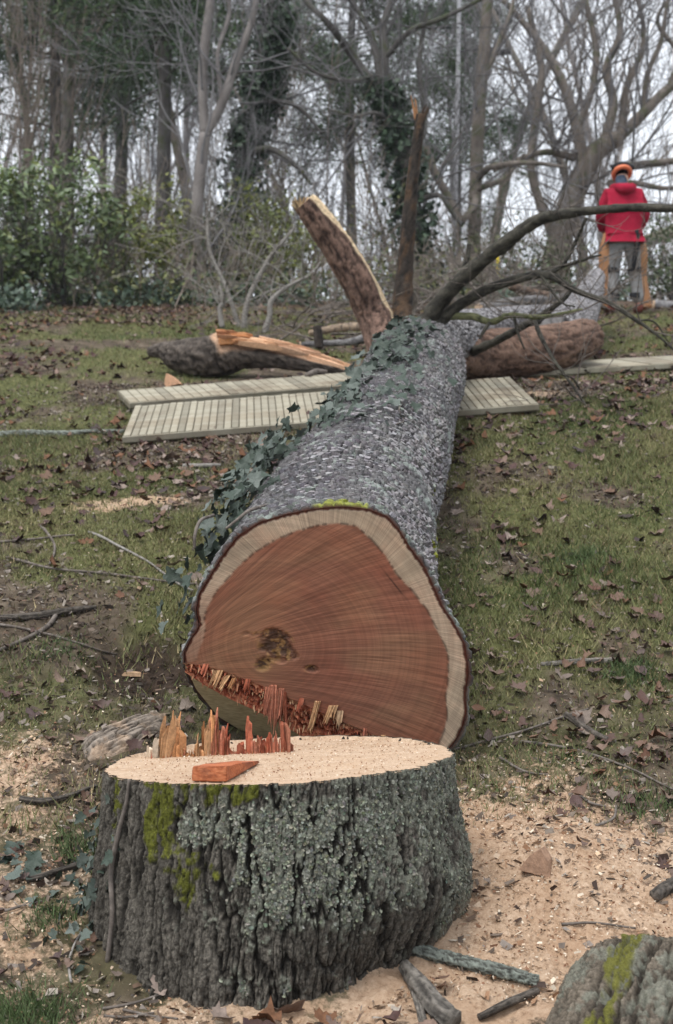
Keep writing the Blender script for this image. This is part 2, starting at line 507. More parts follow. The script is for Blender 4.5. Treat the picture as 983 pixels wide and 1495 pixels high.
ys = np.concatenate([[-60, -40, -25, -15, -8, -4, -1, 1, 2, 2.5], np.arange(2.8, 5.6, .0145), np.arange(5.6, 9, .032), np.arange(9, 18, .075), np.arange(18, 30, .4), [32, 36, 42, 50, 60, 80, 110, 160, 240, 400]])
xh = np.concatenate([np.arange(0, 1.3, .0145), np.arange(1.3, 2.6, .03), np.arange(2.6, 6, .085), [6.2, 6.6, 7.2, 8, 9, 10, 12, 15, 20, 28, 40, 60, 90, 140, 220, 320]])
xs = np.concatenate([-xh[:0:-1], xh])
X, Y = np.meshgrid(xs, ys)
Zg = ground(X, Y)
sawA = saw_mask(X, Y)
Zg = Zg + (Y < 7) * (Y > 2.7) * (np.abs(X) < 2.6) * ((.022 * (fbm(X * 18, Y * 18, 77, 3) - .5)) + (.4 + .6 * sawA) * .026 * (fbm(X * 38, Y * 38, 78, 2) - .5))
mb = MB()
nx, ny = len(xs), len(ys)
ii, jj = np.meshgrid(np.arange(ny - 1), np.arange(nx - 1), indexing='ij')
a_ = ii * nx + jj
dirtA = np.clip(1.25 * np.exp(-(((X + .72) / .24) ** 2 + ((Y - 5.45) / .26) ** 2)) * (.5 + fbm(X * 9, Y * 9, 55, 3)), 0, 1)
mb.add(np.stack([X, Y, Zg], -1).reshape(-1, 3), np.stack([a_, a_ + 1, a_ + nx + 1, a_ + nx], -1).reshape(-1, 4),
       turf=turf_mask(X, Y).ravel(), saw=sawA.ravel(), dirt=sstep(.25, .8, dirtA).ravel(), wood=sstep(15.5, 18.5, Y).ravel())
ground_obj = build(mb, 'ground', M['ground'], kind='structure')

# ------------------------------------------------------------------ stump
SX, SY = -.160, 3.925
SR = .462
def stump_top_z(x, y):
    return .556 + .046 * (x - SX)

def stump_r(th, z):
    """plan radius before bark relief"""
    r = SR * (1 + .018 * np.cos(2 * th + .6) + .012 * np.cos(5 * th + 1.3) + .008 * np.cos(9 * th))
    low = sstep(.55, .0, z)
    r = r + low * (.012 + .035 * np.cos(th - R(-150)) ** 2 * (np.cos(th - R(-150)) > 0) + .02 * np.maximum(0, np.cos(th - R(-8))) ** 3)
    r = r + .030 * np.exp(-((z - .26) / .16) ** 2) * np.maximum(0, np.cos(th - R(-18))) ** 4
    r = r - .075 * sstep(.28, .0, z) * np.maximum(0, np.cos(th - R(-42))) ** 3
    return r

def stump_relief(th, z):
    arc = th * SR
    w1 = (fbm(arc * 9, z * 5, 61, 3) - .5) * 1.7 + (fbm(arc * 75, z * 40, 60, 2) - .5) * .9
    w2 = (fbm(arc * 7, z * 6, 62, 3) - .5) * 1.2 + (fbm(arc * 60, z * 45, 59, 2) - .5) * .5
    f1, f2, cid = voro(arc / .0185 + w1, z / .082 + w2, 63)
    n1 = fbm(arc / .030 + w1 * .35, z / .17 + w2 * .3, 64, 3)
    n2 = fbm(arc / .015 + w1 * .4, z / .075 + w2 * .3, 65, 3)
    fis1, fis2 = sstep(.0, .075, np.abs(n1 - .5)), sstep(.0, .08, np.abs(n2 - .5))
    ridge = fis1 * (.35 + .65 * fis2) * (.55 + .45 * sstep(.0, .14, f2 - f1))
    cid = np.clip(.5 * cid + 1.1 * (fbm(arc * 40, z * 18, 58, 3) - .3), 0, 1)
    g1, g2, _ = voro(arc / .0085 + w1, z / .022 + w2, 66)
    crack = sstep(.02, .30, g2 - g1)
    fine = fbm(arc * 120, z * 90, 68, 3) - .5
    wide = fbm(arc * 14, z * 4.5, 69, 3) - .5
    h = .0105 * fis1 + .0055 * fis2 + .0035 * sstep(.0, .14, f2 - f1) + .0025 * crack + .006 * fine + .012 * np.abs(n1 - .5) + .026 * wide
    return h, ridge, crack, fine, cid

def stump_cover(th, z):
    """lichen and moss amounts over the bark"""
    a = np.degrees(th)
    a = a + 85 * (fbm(th * 4.5, z * 7, 75, 4, .6) - .5)
    lich = sstep(-125, -88, a) * (1 - .6 * sstep(-8, 10, a)) * sstep(.02, .24, z + .2 * (fbm(th * 5, z * 5, 76, 3) - .5))
    lich = np.clip(lich * 1.25 * fbm(th * 6 + 3, z * 11, 71, 4, .6) * (.72 + .45 * sstep(.1, .5, z)) * .94, 0, 1.2)
    lich = np.maximum(lich, .75 * np.exp(-((a + 84) / 16) ** 2 - ((z - .07) / .05) ** 2) * fbm(th * 14, z * 20, 72, 3) * 1.6)
    lich = np.maximum(lich, .42 * fbm(th * 9 + 3, z * 9, 70, 3) * sstep(-175, -150, a))
    ms = np.exp(-((a + 129) / 8) ** 2) + .8 * np.exp(-((a + 113) / 6) ** 2) * sstep(.10, .3, z)
    ms = ms * sstep(.1, .42, z + .25 * (fbm(th * 8, z * 3, 73, 2) - .5)) * fbm(th * 18, z * 7, 74, 4, .6) * 2.0
    return lich, np.clip(ms, 0, 1)

def stump_surface(th, zz, extra=0.):
    h, ridge, crack, fine, cid = stump_relief(th, zz)
    r = stump_r(th, zz) + h - .018 + extra
    return r, ridge, crack, fine, cid

thA = np.concatenate([np.linspace(R(-205), R(25), 780), np.linspace(R(25), R(155), 130)[1:-1]])
nth = len(thA)
zt = np.linspace(0, 1, 215)
TH, TT = np.meshgrid(thA, zt)
ztop = stump_top_z(SX + SR * np.cos(TH), 0)
ZZ = -.30 + (ztop + .30) * TT
r, ridge, crack, fine, cid = stump_surface(TH, ZZ)
lich, moss = stump_cover(TH, ZZ)
lm = sstep(.46, .60, lich + .6 * fine + .14 * (ridge - .6) + .45 * (fbm(TH * 26, ZZ * 45, 86, 3) - .5)) * sstep(.2, .7, ridge)
mm = sstep(.40, .62, moss + .5 * fine) * sstep(.15, .6, ridge)
r = r + lm * (.003 + .006 * (fbm(TH * 70, ZZ * 150, 81, 2) - .5))
base = np.array([.020, .017, .014]) + (np.array([.155, .138, .114]) - np.array([.020, .017, .014])) * (ridge * (.45 + .55 * crack) * (.75 + .5 * cid))[..., None]
lc = np.array([.195, .198, .158]) * (.55 + .9 * fbm(TH * 40, ZZ * 80, 83, 3))[..., None]
col = base * (1 - lm[..., None]) + lc * lm[..., None]
mcol = np.array([.12, .125, .020]) * (.5 + 1.0 * fbm(TH * 50, ZZ * 60, 84, 3))[..., None]
col = col * (1 - mm[..., None]) + mcol * mm[..., None]
dustm = (sstep(.02, .2, ground(SX + .5 * np.cos(TH), SY + .5 * np.sin(TH)) + .10 - ZZ + .12 * (fbm(TH * 20, ZZ * 20, 85, 3) - .5)) * sstep(-40, -10, np.degrees(TH)) * .75)[..., None]
col = col * (1 - dustm) + np.array([.46, .30, .19]) * dustm
V = np.stack([SX + r * np.cos(TH), SY + r * np.sin(TH), ZZ], -1)
mb = MB()
ii, jj = np.meshgrid(np.arange(len(zt) - 1), np.arange(nth), indexing='ij')
a_ = ii * nth + jj; b_ = ii * nth + (jj + 1) % nth
mb.add(V.reshape(-1, 3), np.stack([a_, b_, b_ + nth, a_ + nth], -1).reshape(-1, 4), col=col.reshape(-1, 3))
stump = thing('tree_stump', 'broad freshly sawn tree stump with lichen crusted bark in the foreground', 'stump')
build(mb, 'bark', M['stump_bark'], stump)
rim = r[-1]
# sawn top with a shallow step at the felling hinge
mb = MB()
fr = np.concatenate([np.linspace(0, .9, 110), np.linspace(.905, 1.0, 14)])
TH2, FR = np.meshgrid(thA, fr)
xx = SX + rim[None, :] * FR * np.cos(TH2); yy = SY + rim[None, :] * FR * np.sin(TH2)
zz = stump_top_z(xx, yy) + .0005
zz = zz + .0035 * (fbm(xx * 60, yy * 60, 91, 3) - .5) 
hl = 4.035 + .02 * (fbm(xx * 9, xx * 0, 93, 2) - .5)
zz = zz - .012 * sstep(0, .012, yy - hl) * (FR < .99)
zz = zz - .004 * sstep(.985, 1, FR)
ii, jj = np.meshgrid(np.arange(len(fr) - 1), np.arange(nth), indexing='ij')
a_ = ii * nth + jj; b_ = ii * nth + (jj + 1) % nth
mb.add(np.stack([xx, yy, zz], -1).reshape(-1, 3), np.stack([a_, b_, b_ + nth, a_ + nth], -1).reshape(-1, 4))
build(mb, 'sawn_top', M['stump_top'], stump)

# crusts of lichen standing off the bark: too small and many to pick apart
mb = MB()
cand = 20000
th = RNG.uniform(R(-125), R(12), cand); zz = RNG.uniform(.0, .56, cand)
l_, m_ = stump_cover(th, zz)
r_, rg_, *_ = stump_surface(th, zz)
keep = ((l_ + .45 * (fbm(th * 26, zz * 45, 86, 3) - .5)) * (rg_ > .3) > RNG.uniform(.46, .85, cand)) & (zz < stump_top_z(SX + SR * np.cos(th), 0) - .012)
th, zz, r_ = th[keep][:3800], zz[keep][:3800], r_[keep][:3800]
n = len(th)
nrm = np.stack([np.cos(th), np.sin(th), 0 * th], -1); tanv = np.stack([-np.sin(th), np.cos(th), 0 * th], -1); upv = np.array([0, 0, 1.])
ctr = np.stack([SX + r_ * np.cos(th), SY + r_ * np.sin(th), zz], -1) + nrm * .002
sz = RNG.uniform(.0022, .0058, n)
ang = np.linspace(0, 2 * np.pi, 6, endpoint=False)[None, :] + RNG.uniform(0, 1, (n, 1))
rr = sz[:, None] * RNG.uniform(.55, 1.3, (n, 6))
lift = RNG.uniform(.000, .0055, (n, 6))
rimv = ctr[:, None] + rr[..., None] * (np.cos(ang)[..., None] * tanv[:, None] + np.sin(ang)[..., None] * upv) + lift[..., None] * nrm[:, None]
V = np.concatenate([ctr[:, None] + nrm[:, None] * RNG.uniform(0, .004, (n, 1, 1)), rimv], 1)
b = np.arange(n)[:, None] * 7; j = np.arange(6)[None]
T = np.stack([b + 0 * j, b + 1 + j, b + 1 + (j + 1) % 6], -1).reshape(-1, 3)
cc = np.array([.215, .220, .175])[None] * RNG.uniform(.5, 1.6, (n, 1)) * np.array([1, 1, 1]) + RNG.uniform(-.02, .02, (n, 3))
mb.add(V.reshape(-1, 3), None, T, col=np.repeat(cc, 7, 0))
build(mb, 'lichen_crust', M['lichen'], stump, smooth=False, kind='stuff')

# torn hinge fibres left standing on the stump: (px left, px right, height px, lean px, tint)
def splinter(parent, p0, p1, h, lean, depth, tint, jag=5, seed=0, name='splinter', up=np.array([0, 0, 1.])):
    rnd = np.random.default_rng(seed)
    p0, p1 = np.asarray(p0, float), np.asarray(p1, float)
    w = np.linalg.norm(p1 - p0); e = (p1 - p0) / w; dep = np.cross(up, e)
    mb = MB()
    n = jag + 1
    jag = jag * 2; n = jag + 1
    top = h * rnd.uniform(.30, 1.0, n) ** 1.2; top[rnd.integers(0, n)] = h
    for i in range(jag):
        a, b = i / jag, (i + 1) / jag
        d0 = depth * rnd.uniform(.7, 1.2); off = rnd.uniform(-.3, .3) * depth
        q0, q1 = p0 + e * w * a, p0 + e * w * b
        t0, t1 = top[i] * rnd.uniform(.8, 1), top[i + 1] * rnd.uniform(.75, 1)
        sh = e * lean
        m0 = (q0 + q1) / 2 + up * max(t0, t1) * rnd.uniform(1.1, 1.45) + sh * 1.1 + e * rnd.normal(0, .003)
        v = []
        for s in (-.5, .5):
            o = dep * (d0 * s + off)
            v += [q0 + o - up * .012, q1 + o - up * .012, q1 + o * 1. + up * t1 + sh * t1 / h * .95, m0 + o * .5 * (1 if s < 0 else .6), q0 + o + up * t0 + sh * t0 / h * .95]
        v = np.array(v) + rnd.normal(0, .0007, (10, 3))
        mb.add(v, [[0, 1, 6, 5], [1, 2, 7, 6], [2, 3, 8, 7], [3, 4, 9, 8], [4, 0, 5, 9]], [[0, 4, 3], [0, 3, 2], [0, 2, 1], [5, 8, 9], [5, 7, 8], [5, 6, 7]],
               col=np.asarray(tint) * rnd.uniform(.6, 1.25) + rnd.uniform(0, .05) * np.array([1, .8, .5]))
    return build(mb, name, M['splinter_wood'], parent, smooth=False)

TAN, PALE, ORG, RED, PINK = (.52, .30, .155), (.60, .48, .36), (.56, .27, .12), (.36, .10, .055), (.46, .17, .105)
def on_stump(px):
    x = (px - 491.5) / F * 4.03
    y = 4.03 + .012 * math.sin(px * .3)
    return np.array([x, y, float(stump_top_z(x, y)) - .004])
sp = [(216, 222, 17, 1, PALE, 2), (226, 234, 26, 3, PALE, 3), (235, 247, 46, 8, TAN, 4), (243, 257, 58, 7, ORG, 4), (250, 258, 54, 4, TAN, 3), (259, 266, 37, 2, ORG, 3),
      (266, 286, 11, 0, ORG, 8), (286, 291, 31, 2, TAN, 2), (290, 298, 14, 0, ORG, 4), (296, 303, 43, 0, ORG, 3), (301, 309, 44, 1, TAN, 3), (305, 321, 59, 2, PINK, 5), (310, 317, 57, 0, ORG, 3), (320, 327, 34, 1, PINK, 3),
      (326, 335, 33, 1, RED, 3), (334, 346, 9, 0, PINK, 5), (350, 356, 17, 0, RED, 2), (356, 364, 7, 0, PINK, 3), (363, 368, 48, -2, RED, 2), (369, 379, 20, 0, PINK, 4), (380, 396, 25, 0, RED, 5), (394, 409, 27, 0, PINK, 5), (412, 418, 43, -1, RED, 2), (416, 423, 36, -1, PINK, 2)]
for q, (a, b, h, ln, tint, jag) in enumerate(sp):
    splinter(stump, on_stump(a), on_stump(b), h * 4.03 / F, ln * 4.03 / F, .013 + .006 * (q % 3), tint, jag, 100 + q)

mb = MB()
for q in range(260):
    a = on_stump(RNG.uniform(218, 425)) + [0, RNG.normal(0, .008), 0]; hh = RNG.uniform(.006, .03) * (1 if RNG.random() < .85 else 1.8); w = RNG.uniform(.0008, .0022)
    t_ = a + np.array([RNG.normal(0, .006), RNG.normal(0, .006), hh]); c_ = np.array([TAN, ORG, RED, PINK, PALE][RNG.integers(0, 5)]) * RNG.uniform(.7, 1.1)
    mb.add([a + [-w, 0, 0], a + [w, -w, 0], a + [0, w, 0], t_], None, [[0, 1, 3], [1, 2, 3], [2, 0, 3]], col=c_)
build(mb, 'fibres', M['splinter_wood'], stump, smooth=False, kind='stuff')

# ------------------------------------------------------------------ felled tree
A0 = np.array([-.03, 4.60, .91]); A1 = np.array([.62, 10.0, 2.62])
EA = unit(A1 - A0)
ER = unit(np.cross(EA, [0, 0, 1.])); EU = np.cross(ER, EA)
def to_face(px, py):
    d = ray(px, py); d = d / d[1]
    t = np.dot(A0 - CAM, EA) / np.dot(d, EA)
    q = CAM + d * t - A0
    return np.dot(q, ER), np.dot(q, EU)
def face_pt(u, v, s=0.):
    u, v, s = np.asarray(u, float), np.asarray(v, float), np.asarray(s, float)
    return A0 + u[..., None] * ER + v[..., None] * EU + s[..., None] * EA

OUT = [(505, 738), (540, 742), (566, 752), (584, 772), (600, 798), (622, 828), (637, 860), (648, 885), (666, 912), (682, 943), (687, 985), (682, 1016), (684, 1045), (678, 1065), (668, 1085), (656, 1099)]
LOW = [(636, 1128), (560, 1152), (470, 1160), (375, 1136), (302, 1078), (276, 1022)]
OUT2 = [(267, 968), (266, 953), (276, 934), (289, 914), (284, 893), (288, 868), (300, 848), (320, 815), (345, 782), (380, 760), (420, 749), (455, 742), (480, 739)]
HEART = [(497, 764), (520, 768), (545, 790), (566, 817), (582, 842), (602, 862), (622, 888), (640, 922), (654, 952), (655, 985), (650, 1020), (654, 1045), (648, 1070), (636, 1096)]
HEART2 = [(282, 985), (290, 950), (300, 925), (298, 900), (306, 880), (320, 858), (346, 830), (370, 808), (402, 788), (435, 775), (470, 766)]
L1 = [(656, 1099), (600, 1088), (560, 1079), (520, 1063), (470, 1041), (430, 1023), (390, 1005), (340, 985), (300, 973), (267, 968)]
L2 = [(656, 1101), (600, 1094), (550, 1092), (500, 1090), (445, 1078), (390, 1046), (335, 1021), (300, 1002), (270, 982)]

def polar(pts, n_dense=400, close=True):
    uv = np.array([to_face(*p) for p in pts])
    if close: uv = np.vstack([uv, uv[:1]])
    d = []
    for a, b in zip(uv[:-1], uv[1:]):
        d.append(a + (b - a) * np.linspace(0, 1, 24, endpoint=False)[:, None])
    d = np.vstack(d)
    th, rr = np.arctan2(d[:, 1], d[:, 0]), np.hypot(d[:, 0], d[:, 1])
    o = np.argsort(th)
    return th[o], rr[o]
_to, _ro = polar(OUT + LOW + OUT2)
_tm, _rm = polar(OUT + L1[1:-1] + OUT2)
_thh, _rh = polar(HEART + HEART2)
def _per(th, T_, R_):
    th = (th + np.pi) % (2 * np.pi) - np.pi
    return np.interp(th, T_, R_, period=2 * np.pi)
def _smooth(f, w=.012):
    return lambda th, *a: sum(f(th + k * w, *a) for k in (-1.5, -.75, 0, .75, 1.5)) / 5
outline = _smooth(lambda th: _per(th, _to, _ro))
mainline = lambda th: _per(th, _tm, _rm)
heartline = _smooth(lambda th: _per(th, _thh, _rh), .02)

uL, vL = to_face(267, 968); uR, vR = to_face(656, 1099)
hdir = unit(np.array([uR - uL, vR - vL])); hn = np.array([hdir[1], -hdir[0]])   # points below the hinge
if hn[1] > 0: hn = -hn
def below(u, v):
    return .75 * np.maximum(0, (u - uL) * hn[0] + (v - vL) * hn[1])
LT = 5.58
_rs = np.array([-1, 0, .5, 1.0, 1.5, 2.4, 3.2, 3.9, 4.4, 4.8, 5.1, 5.35, 5.5, 5.6]); _rv = np.array([.31, .308, .302, .303, .312, .308, .296, .300, .310, .285, .22, .13, .07, .02])
def trunk_base(th, s):
    """smooth surface: polar angle about the axis and distance along it"""
    ro = outline(th)
    s0 = 1.0 * below(ro * np.cos(th), ro * np.sin(th))
    d = np.maximum(0, s - s0)
    w = np.exp(-(d / (.17 + .12 * np.maximum(0, np.sin(th)) ** 2)) ** 1.25)
    cl_ = np.maximum(0, np.cos(th - R(176))) ** 1.6
    w = w * (1 - cl_) + cl_ * np.exp(-(d / 1.45) ** 3.2)
    rr = np.interp(s, _rs, _rv) * (1 + .03 * np.cos(2 * th + s) + .02 * np.cos(3 * th - 1.3 * s))
    r = ro * w + rr * (1 - w)
    for kt, ks, ka in ((70, 2.0, .03), (38, 2.9, .035), (122, 3.3, .03), (62, 4.0, .045), (100, 1.1, .025), (140, 2.3, .03), (15, 3.8, .04)):      # knots and swellings
        r = r + ka * np.exp(-(np.angle(np.exp(1j * (th - R(kt)))) / .30) ** 2 - ((s - ks) / .17) ** 2)
    bow = -.04 * np.exp(-((s - 1.2) / .8) ** 2)
    return r, bow
def trunk_pt(th, s, extra=0.):
    r, bow = trunk_base(th, s)
    r = r + extra
    return A0 + s[..., None] * EA + (r * np.cos(th) + bow * sstep(.3, 1.4, s))[..., None] * ER + (r * np.sin(th))[..., None] * EU

tree = thing('felled_tree', 'huge felled tree lying uphill behind the stump, its sawn red butt facing us', 'felled tree')
NT_, NS_ = 420, 300
th1 = np.linspace(-np.pi, np.pi, NT_, endpoint=False)
ro = outline(th1); s0 = below(ro * np.cos(th1), ro * np.sin(th1))
uu = np.concatenate([np.linspace(0, 1, NS_) ** 1.35])
S = s0[None, :] + (LT - s0[None, :]) * uu[:, None]
TH = np.broadcast_to(th1, S.shape)
arc = TH * .38
w1 = (fbm(arc * 8, S * 5, 41, 3) - .5) * 1.2
f1, f2, cid = voro(arc / .030 + w1, S / .05, 42)
ridge = sstep(.02, .3, f2 - f1)
ex = .010 * ridge * (.5 + cid) + .008 * (fbm(arc * 60, S * 40, 43, 3) - .5) + .03 * (fbm(arc * 4, S * 3, 44, 2) - .5) * sstep(0, .4, S)
Vt = trunk_pt(TH, S, ex)
mossm = np.exp(-((np.degrees(TH) - 82) / 13) ** 2) * np.exp(-(S / .16) ** 2)
side = sstep(25, 5, np.degrees(TH)) * sstep(-70, -30, np.degrees(TH)) * np.exp(-((S - .6) / .6) ** 2) * .8
ms = sstep(.30, .55, (mossm * 1.0 + side * .55) * (.4 + 1.1 * fbm(arc * 30, S * 22, 45, 3)))
lch = sstep(.52, .66, fbm(arc * 14, S * 12, 46, 4, .6) + .16 * np.exp(-(S / .25) ** 2) * (np.cos(TH - R(10)) > .3))
bc = np.array([.016, .014, .013]) + np.array([.075, .070, .070]) * (ridge * (.5 + .7 * cid))[..., None]  # gaps between plates near black: crevice shade put into the bark colour
bc = bc * (1 - .6 * lch[..., None]) + np.array([.28, .32, .28]) * .6 * lch[..., None]
bc = bc * (1 - ms[..., None]) + np.array([.19, .20, .02]) * (.5 + fbm(arc * 90, S * 90, 47, 2))[..., None] * ms[..., None]
# brown inner edge of the bark where the saw went through: extra ring in front
inner = face_pt(mainline(th1) * .995 * np.cos(th1), mainline(th1) * .995 * np.sin(th1), s0 * 0 + .004)
full0 = A0 + (ro * .990 * np.cos(th1))[:, None] * ER + (ro * .990 * np.sin(th1))[:, None] * EU + s0[:, None] * EA
Vall = np.concatenate([full0[None], Vt], 0)
cin = np.tile(np.array([.085, .030, .018]), (NT_, 1))
call = np.concatenate([cin[None], bc[:1] * .8, bc[1:]], 0)
m = NS_ + 1
ii, jj = np.meshgrid(np.arange(m - 1), np.arange(NT_), indexing='ij')
a_ = ii * NT_ + jj; b_ = ii * NT_ + (jj + 1) % NT_
mb = MB(); mb.add(Vall.reshape(-1, 3), np.stack([a_, b_, b_ + NT_, a_ + NT_], -1).reshape(-1, 4), col=call.reshape(-1, 3))
trunk = build(mb, 'trunk', M['log_bark'], tree)

# loose bark scales over the trunk (far past the count limit: one part)
mb = MB()
sg, ag = np.meshgrid(np.arange(.075, 5.25, .034), np.arange(-128, 128, 4.3), indexing='ij')
s = (sg + RNG.uniform(-.013, .013, sg.shape)).ravel(); th = np.radians(90 + ag + 2.15 * (np.round(sg / .034) % 2) + RNG.uniform(-1.5, 1.5, sg.shape)).ravel(); K = len(s)
ro_ = outline(th); s = s + below(ro_ * np.cos(th), ro_ * np.sin(th))
e = 1e-3
p0 = trunk_pt(th, s, .006 + 0 * s); ps = trunk_pt(th, s + e, .006 + 0 * s); pt = trunk_pt(th + e, s, .006 + 0 * s)
ax = unit(ps - p0); ct = unit(pt - p0); nr = unit(np.cross(ct, ax)); nr = np.where((np.sum(nr * (p0 - (A0 + s[:, None] * EA)), -1) < 0)[:, None], -nr, nr)
wig = RNG.normal(0, .30, K)[:, None]
ax, ct = unit(ax + ct * wig), unit(ct - ax * wig)
L_ = RNG.uniform(.013, .025, K); W_ = L_ * RNG.uniform(.50, .78, K)
nr_pts = 7
ang = np.linspace(0, 2 * np.pi, nr_pts, endpoint=False)[None] + RNG.uniform(-.25, .25, (K, nr_pts))
rj = RNG.uniform(.75, 1.15, (K, nr_pts))
ca, sa = np.cos(ang) * rj, np.sin(ang) * rj
tilt = RNG.uniform(.0, .55, K); curl = RNG.uniform(-.25, .35, K)
hgt = .003 + (L_[:, None] * ca) * tilt[:, None] * -1 + .35 * L_[:, None] * tilt[:, None] + curl[:, None] * W_[:, None] * sa ** 2
hgt = np.maximum(hgt, .001)
top = p0[:, None] + (L_[:, None] * ca)[..., None] * ax[:, None] + (W_[:, None] * sa)[..., None] * ct[:, None] + hgt[..., None] * nr[:, None]
bot = p0[:, None] + (L_[:, None] * ca * .9)[..., None] * ax[:, None] + (W_[:, None] * sa * .9)[..., None] * ct[:, None] - .010 * nr[:, None]
cen = p0 + nr * (.0045 + .35 * L_ * tilt)[:, None]
V = np.concatenate([cen[:, None], top, bot], 1)
b = np.arange(K)[:, None] * (2 * nr_pts + 1); j = np.arange(nr_pts)[None]; j2 = (j + 1) % nr_pts
T = np.stack([b + 0 * j, b + 1 + j, b + 1 + j2], -1).reshape(-1, 3)
Q = np.stack([b + 1 + j, b + 1 + nr_pts + j, b + 1 + nr_pts + j2, b + 1 + j2], -1).reshape(-1, 4)
shade = RNG.uniform(.62, 1.2, (K, 1))
cc = np.array([.275, .258, .262]) * shade + RNG.uniform(-.010, .010, (K, 3))
adeg = np.degrees(th)
mo = (np.exp(-((adeg - 82) / 13) ** 2) * np.exp(-(s / .13) ** 2) * RNG.uniform(.4, 1.6, K) > .42) | ((adeg < 14) & (adeg > -40) & (np.abs(s - .7) < .8) & (RNG.uniform(0, 1, K) < .22))
cc[mo] = np.array([.22, .23, .025]) * RNG.uniform(.6, 1.3, (mo.sum(), 1))
lq = (~mo) & (RNG.uniform(0, 1, K) < .03 + .35 * np.exp(-(s / .15) ** 2))
cc[lq] = np.array([.29, .315, .275]) * RNG.uniform(.6, 1.2, (lq.sum(), 1))
mb.add(V.reshape(-1, 3), Q, T, col=np.repeat(cc, 2 * nr_pts + 1, 0))
build(mb, 'bark_scales', M['log_bark'], trunk, smooth=False, kind='stuff')

# sawn butt
NA, NR = 620, 150
th = np.linspace(-np.pi, np.pi, NA, endpoint=False)
rm = mainline(th); rh = heartline(th); roo = outline(th) * .988
rm = np.minimum(rm, roo + (rm < roo * .99) * 9)
fr = np.linspace(0, 1, NR) ** .8
RR = fr[:, None] * rm[None]; THf = np.broadcast_to(th, RR.shape)
u, v = RR * np.cos(THf), RR * np.sin(THf)
ctr_u, ctr_v = to_face(400, 945)
piv_u, piv_v = to_face(215, 985)
pa, pr = np.arctan2(v - piv_v, u - piv_u), np.hypot(u - piv_u, v - piv_v)
kr = np.hypot(u - ctr_u, (v - ctr_v) * 1.05)
pol = np.stack([pa + .12 * pr ** 2, pr * 8, kr], -1)
# in the sapwood the strokes run square to the rim
edge = np.where(rm[None] >= roo[None] * .985, (rm[None] - RR), 1.0)     # distance from the bark
sapt = sstep(-.006, .006, RR - rh[None] + .010 * (fbm(THf * 14, THf * 0, 51, 3) - .5)) * (edge < .5)
lowleft = sstep(R(160), R(205), np.mod(THf, 2 * np.pi)) * sstep(R(300), R(250), np.mod(THf, 2 * np.pi))
sapt = sapt * (1 - .75 * lowleft)
sp_ = (RR > rh[None]) & (edge < .5) & (lowleft < .5)
pol[..., 0] = np.where(sp_, THf * 2.6 + 9, pol[..., 0])
hc = np.array([.245, .108, .064]); hc2 = np.array([.280, .142, .084]); hc3 = np.array([.220, .082, .055])
n1 = fbm(u * 5 + 3, v * 5, 52, 3)[..., None]; n2 = sstep(.45, .65, fbm(u * 3.5, v * 7 + 8, 53, 3))[..., None]
col = hc + (hc2 - hc) * np.clip(n1 * 1.6 - .3, 0, 1); col = col * (1 - .55 * n2) + hc3 * .55 * n2
lefttan = (sstep(.02, -.40, u) * sstep(.30, -.30, v))[..., None]
col = col * (1 - .45 * lefttan) + np.array([.30, .17, .085]) * .45 * lefttan
outer = sstep(.10, .0, rh[None] - RR)[..., None]
col = col * (1 - .45 * outer) + np.array([.25, .095, .060]) * .45 * outer
sc = np.array([.48, .365, .262]) * (.72 + .5 * fbm(u * 16, v * 16, 54, 3))[..., None]
sc = sc * (1 - .35 * sstep(.50, .62, fbm(u * 9, v * 9, 56, 2))[..., None]) + np.array([.30, .245, .17]) * .35 * sstep(.50, .62, fbm(u * 9, v * 9, 56, 2))[..., None]
col = col * (1 - sapt[..., None]) + sc * sapt[..., None]
line = np.exp(-((RR - rh[None]) / .0045) ** 2) * (fbm(THf * 30, THf * 0 + 2, 57, 3) > .5) * (edge < .5)
col = col * (1 - .55 * line[..., None])
ibark = sstep(.012, .005, edge + .008 * (fbm(THf * 40, THf * 0, 58, 2) - .5))[..., None]
col = col * (1 - ibark) + np.array([.095, .030, .018]) * ibark
def spot(px, py, sx, sy):
    a, b = to_face(px, py); k_ = 4.6 / F
    return np.exp(-(((u - a) / (sx * k_)) ** 2 + ((v - b) / (sy * k_)) ** 2))
rot = 1.15 * spot(402, 940, 27, 25) + .75 * spot(382, 972, 16, 13) + .8 * spot(456, 977, 15, 8) + .35 * spot(430, 960, 22, 10) + .42 * spot(356, 925, 20, 7) + .42 * spot(512, 993, 20, 6)
rn = fbm(u * 45, v * 45, 59, 4, .6)
rotm = sstep(.36, .80, rot * (.62 + .75 * rn))
okr = sstep(.52, .62, fbm(u * 60 + 5, v * 60, 60, 3)) * sstep(.25, .6, rot)
col = col * (1 - .88 * rotm[..., None]) + np.array([.045, .026, .016]) * .88 * rotm[..., None]
col = col * (1 - .6 * okr[..., None]) + np.array([.33, .19, .07]) * .6 * okr[..., None]
disp = -.016 * rotm * rn - .010 * sstep(.6, .9, spot(410, 965, 16, 9)) - .004 * ibark[..., 0] 
cr = np.exp(-(((u - to_face(575, 852)[0]) * .8 + (v - to_face(575, 852)[1]) * .6) / .0028) ** 2) * spot(575, 852, 22, 30)
col = col * (1 - .7 * cr[..., None])
Vf = face_pt(u, v, 0.002 - disp)
ii, jj = np.meshgrid(np.arange(NR - 1), np.arange(NA), indexing='ij')
a_ = ii * NA + jj; b_ = ii * NA + (jj + 1) % NA
mb = MB(); mb.add(Vf.reshape(-1, 3), np.stack([b_, a_, a_ + NA, b_ + NA], -1).reshape(-1, 4), col=col.reshape(-1, 3), pol=pol.reshape(-1, 3))
butt = build(mb, 'sawn_butt', M['butt_wood'], tree)

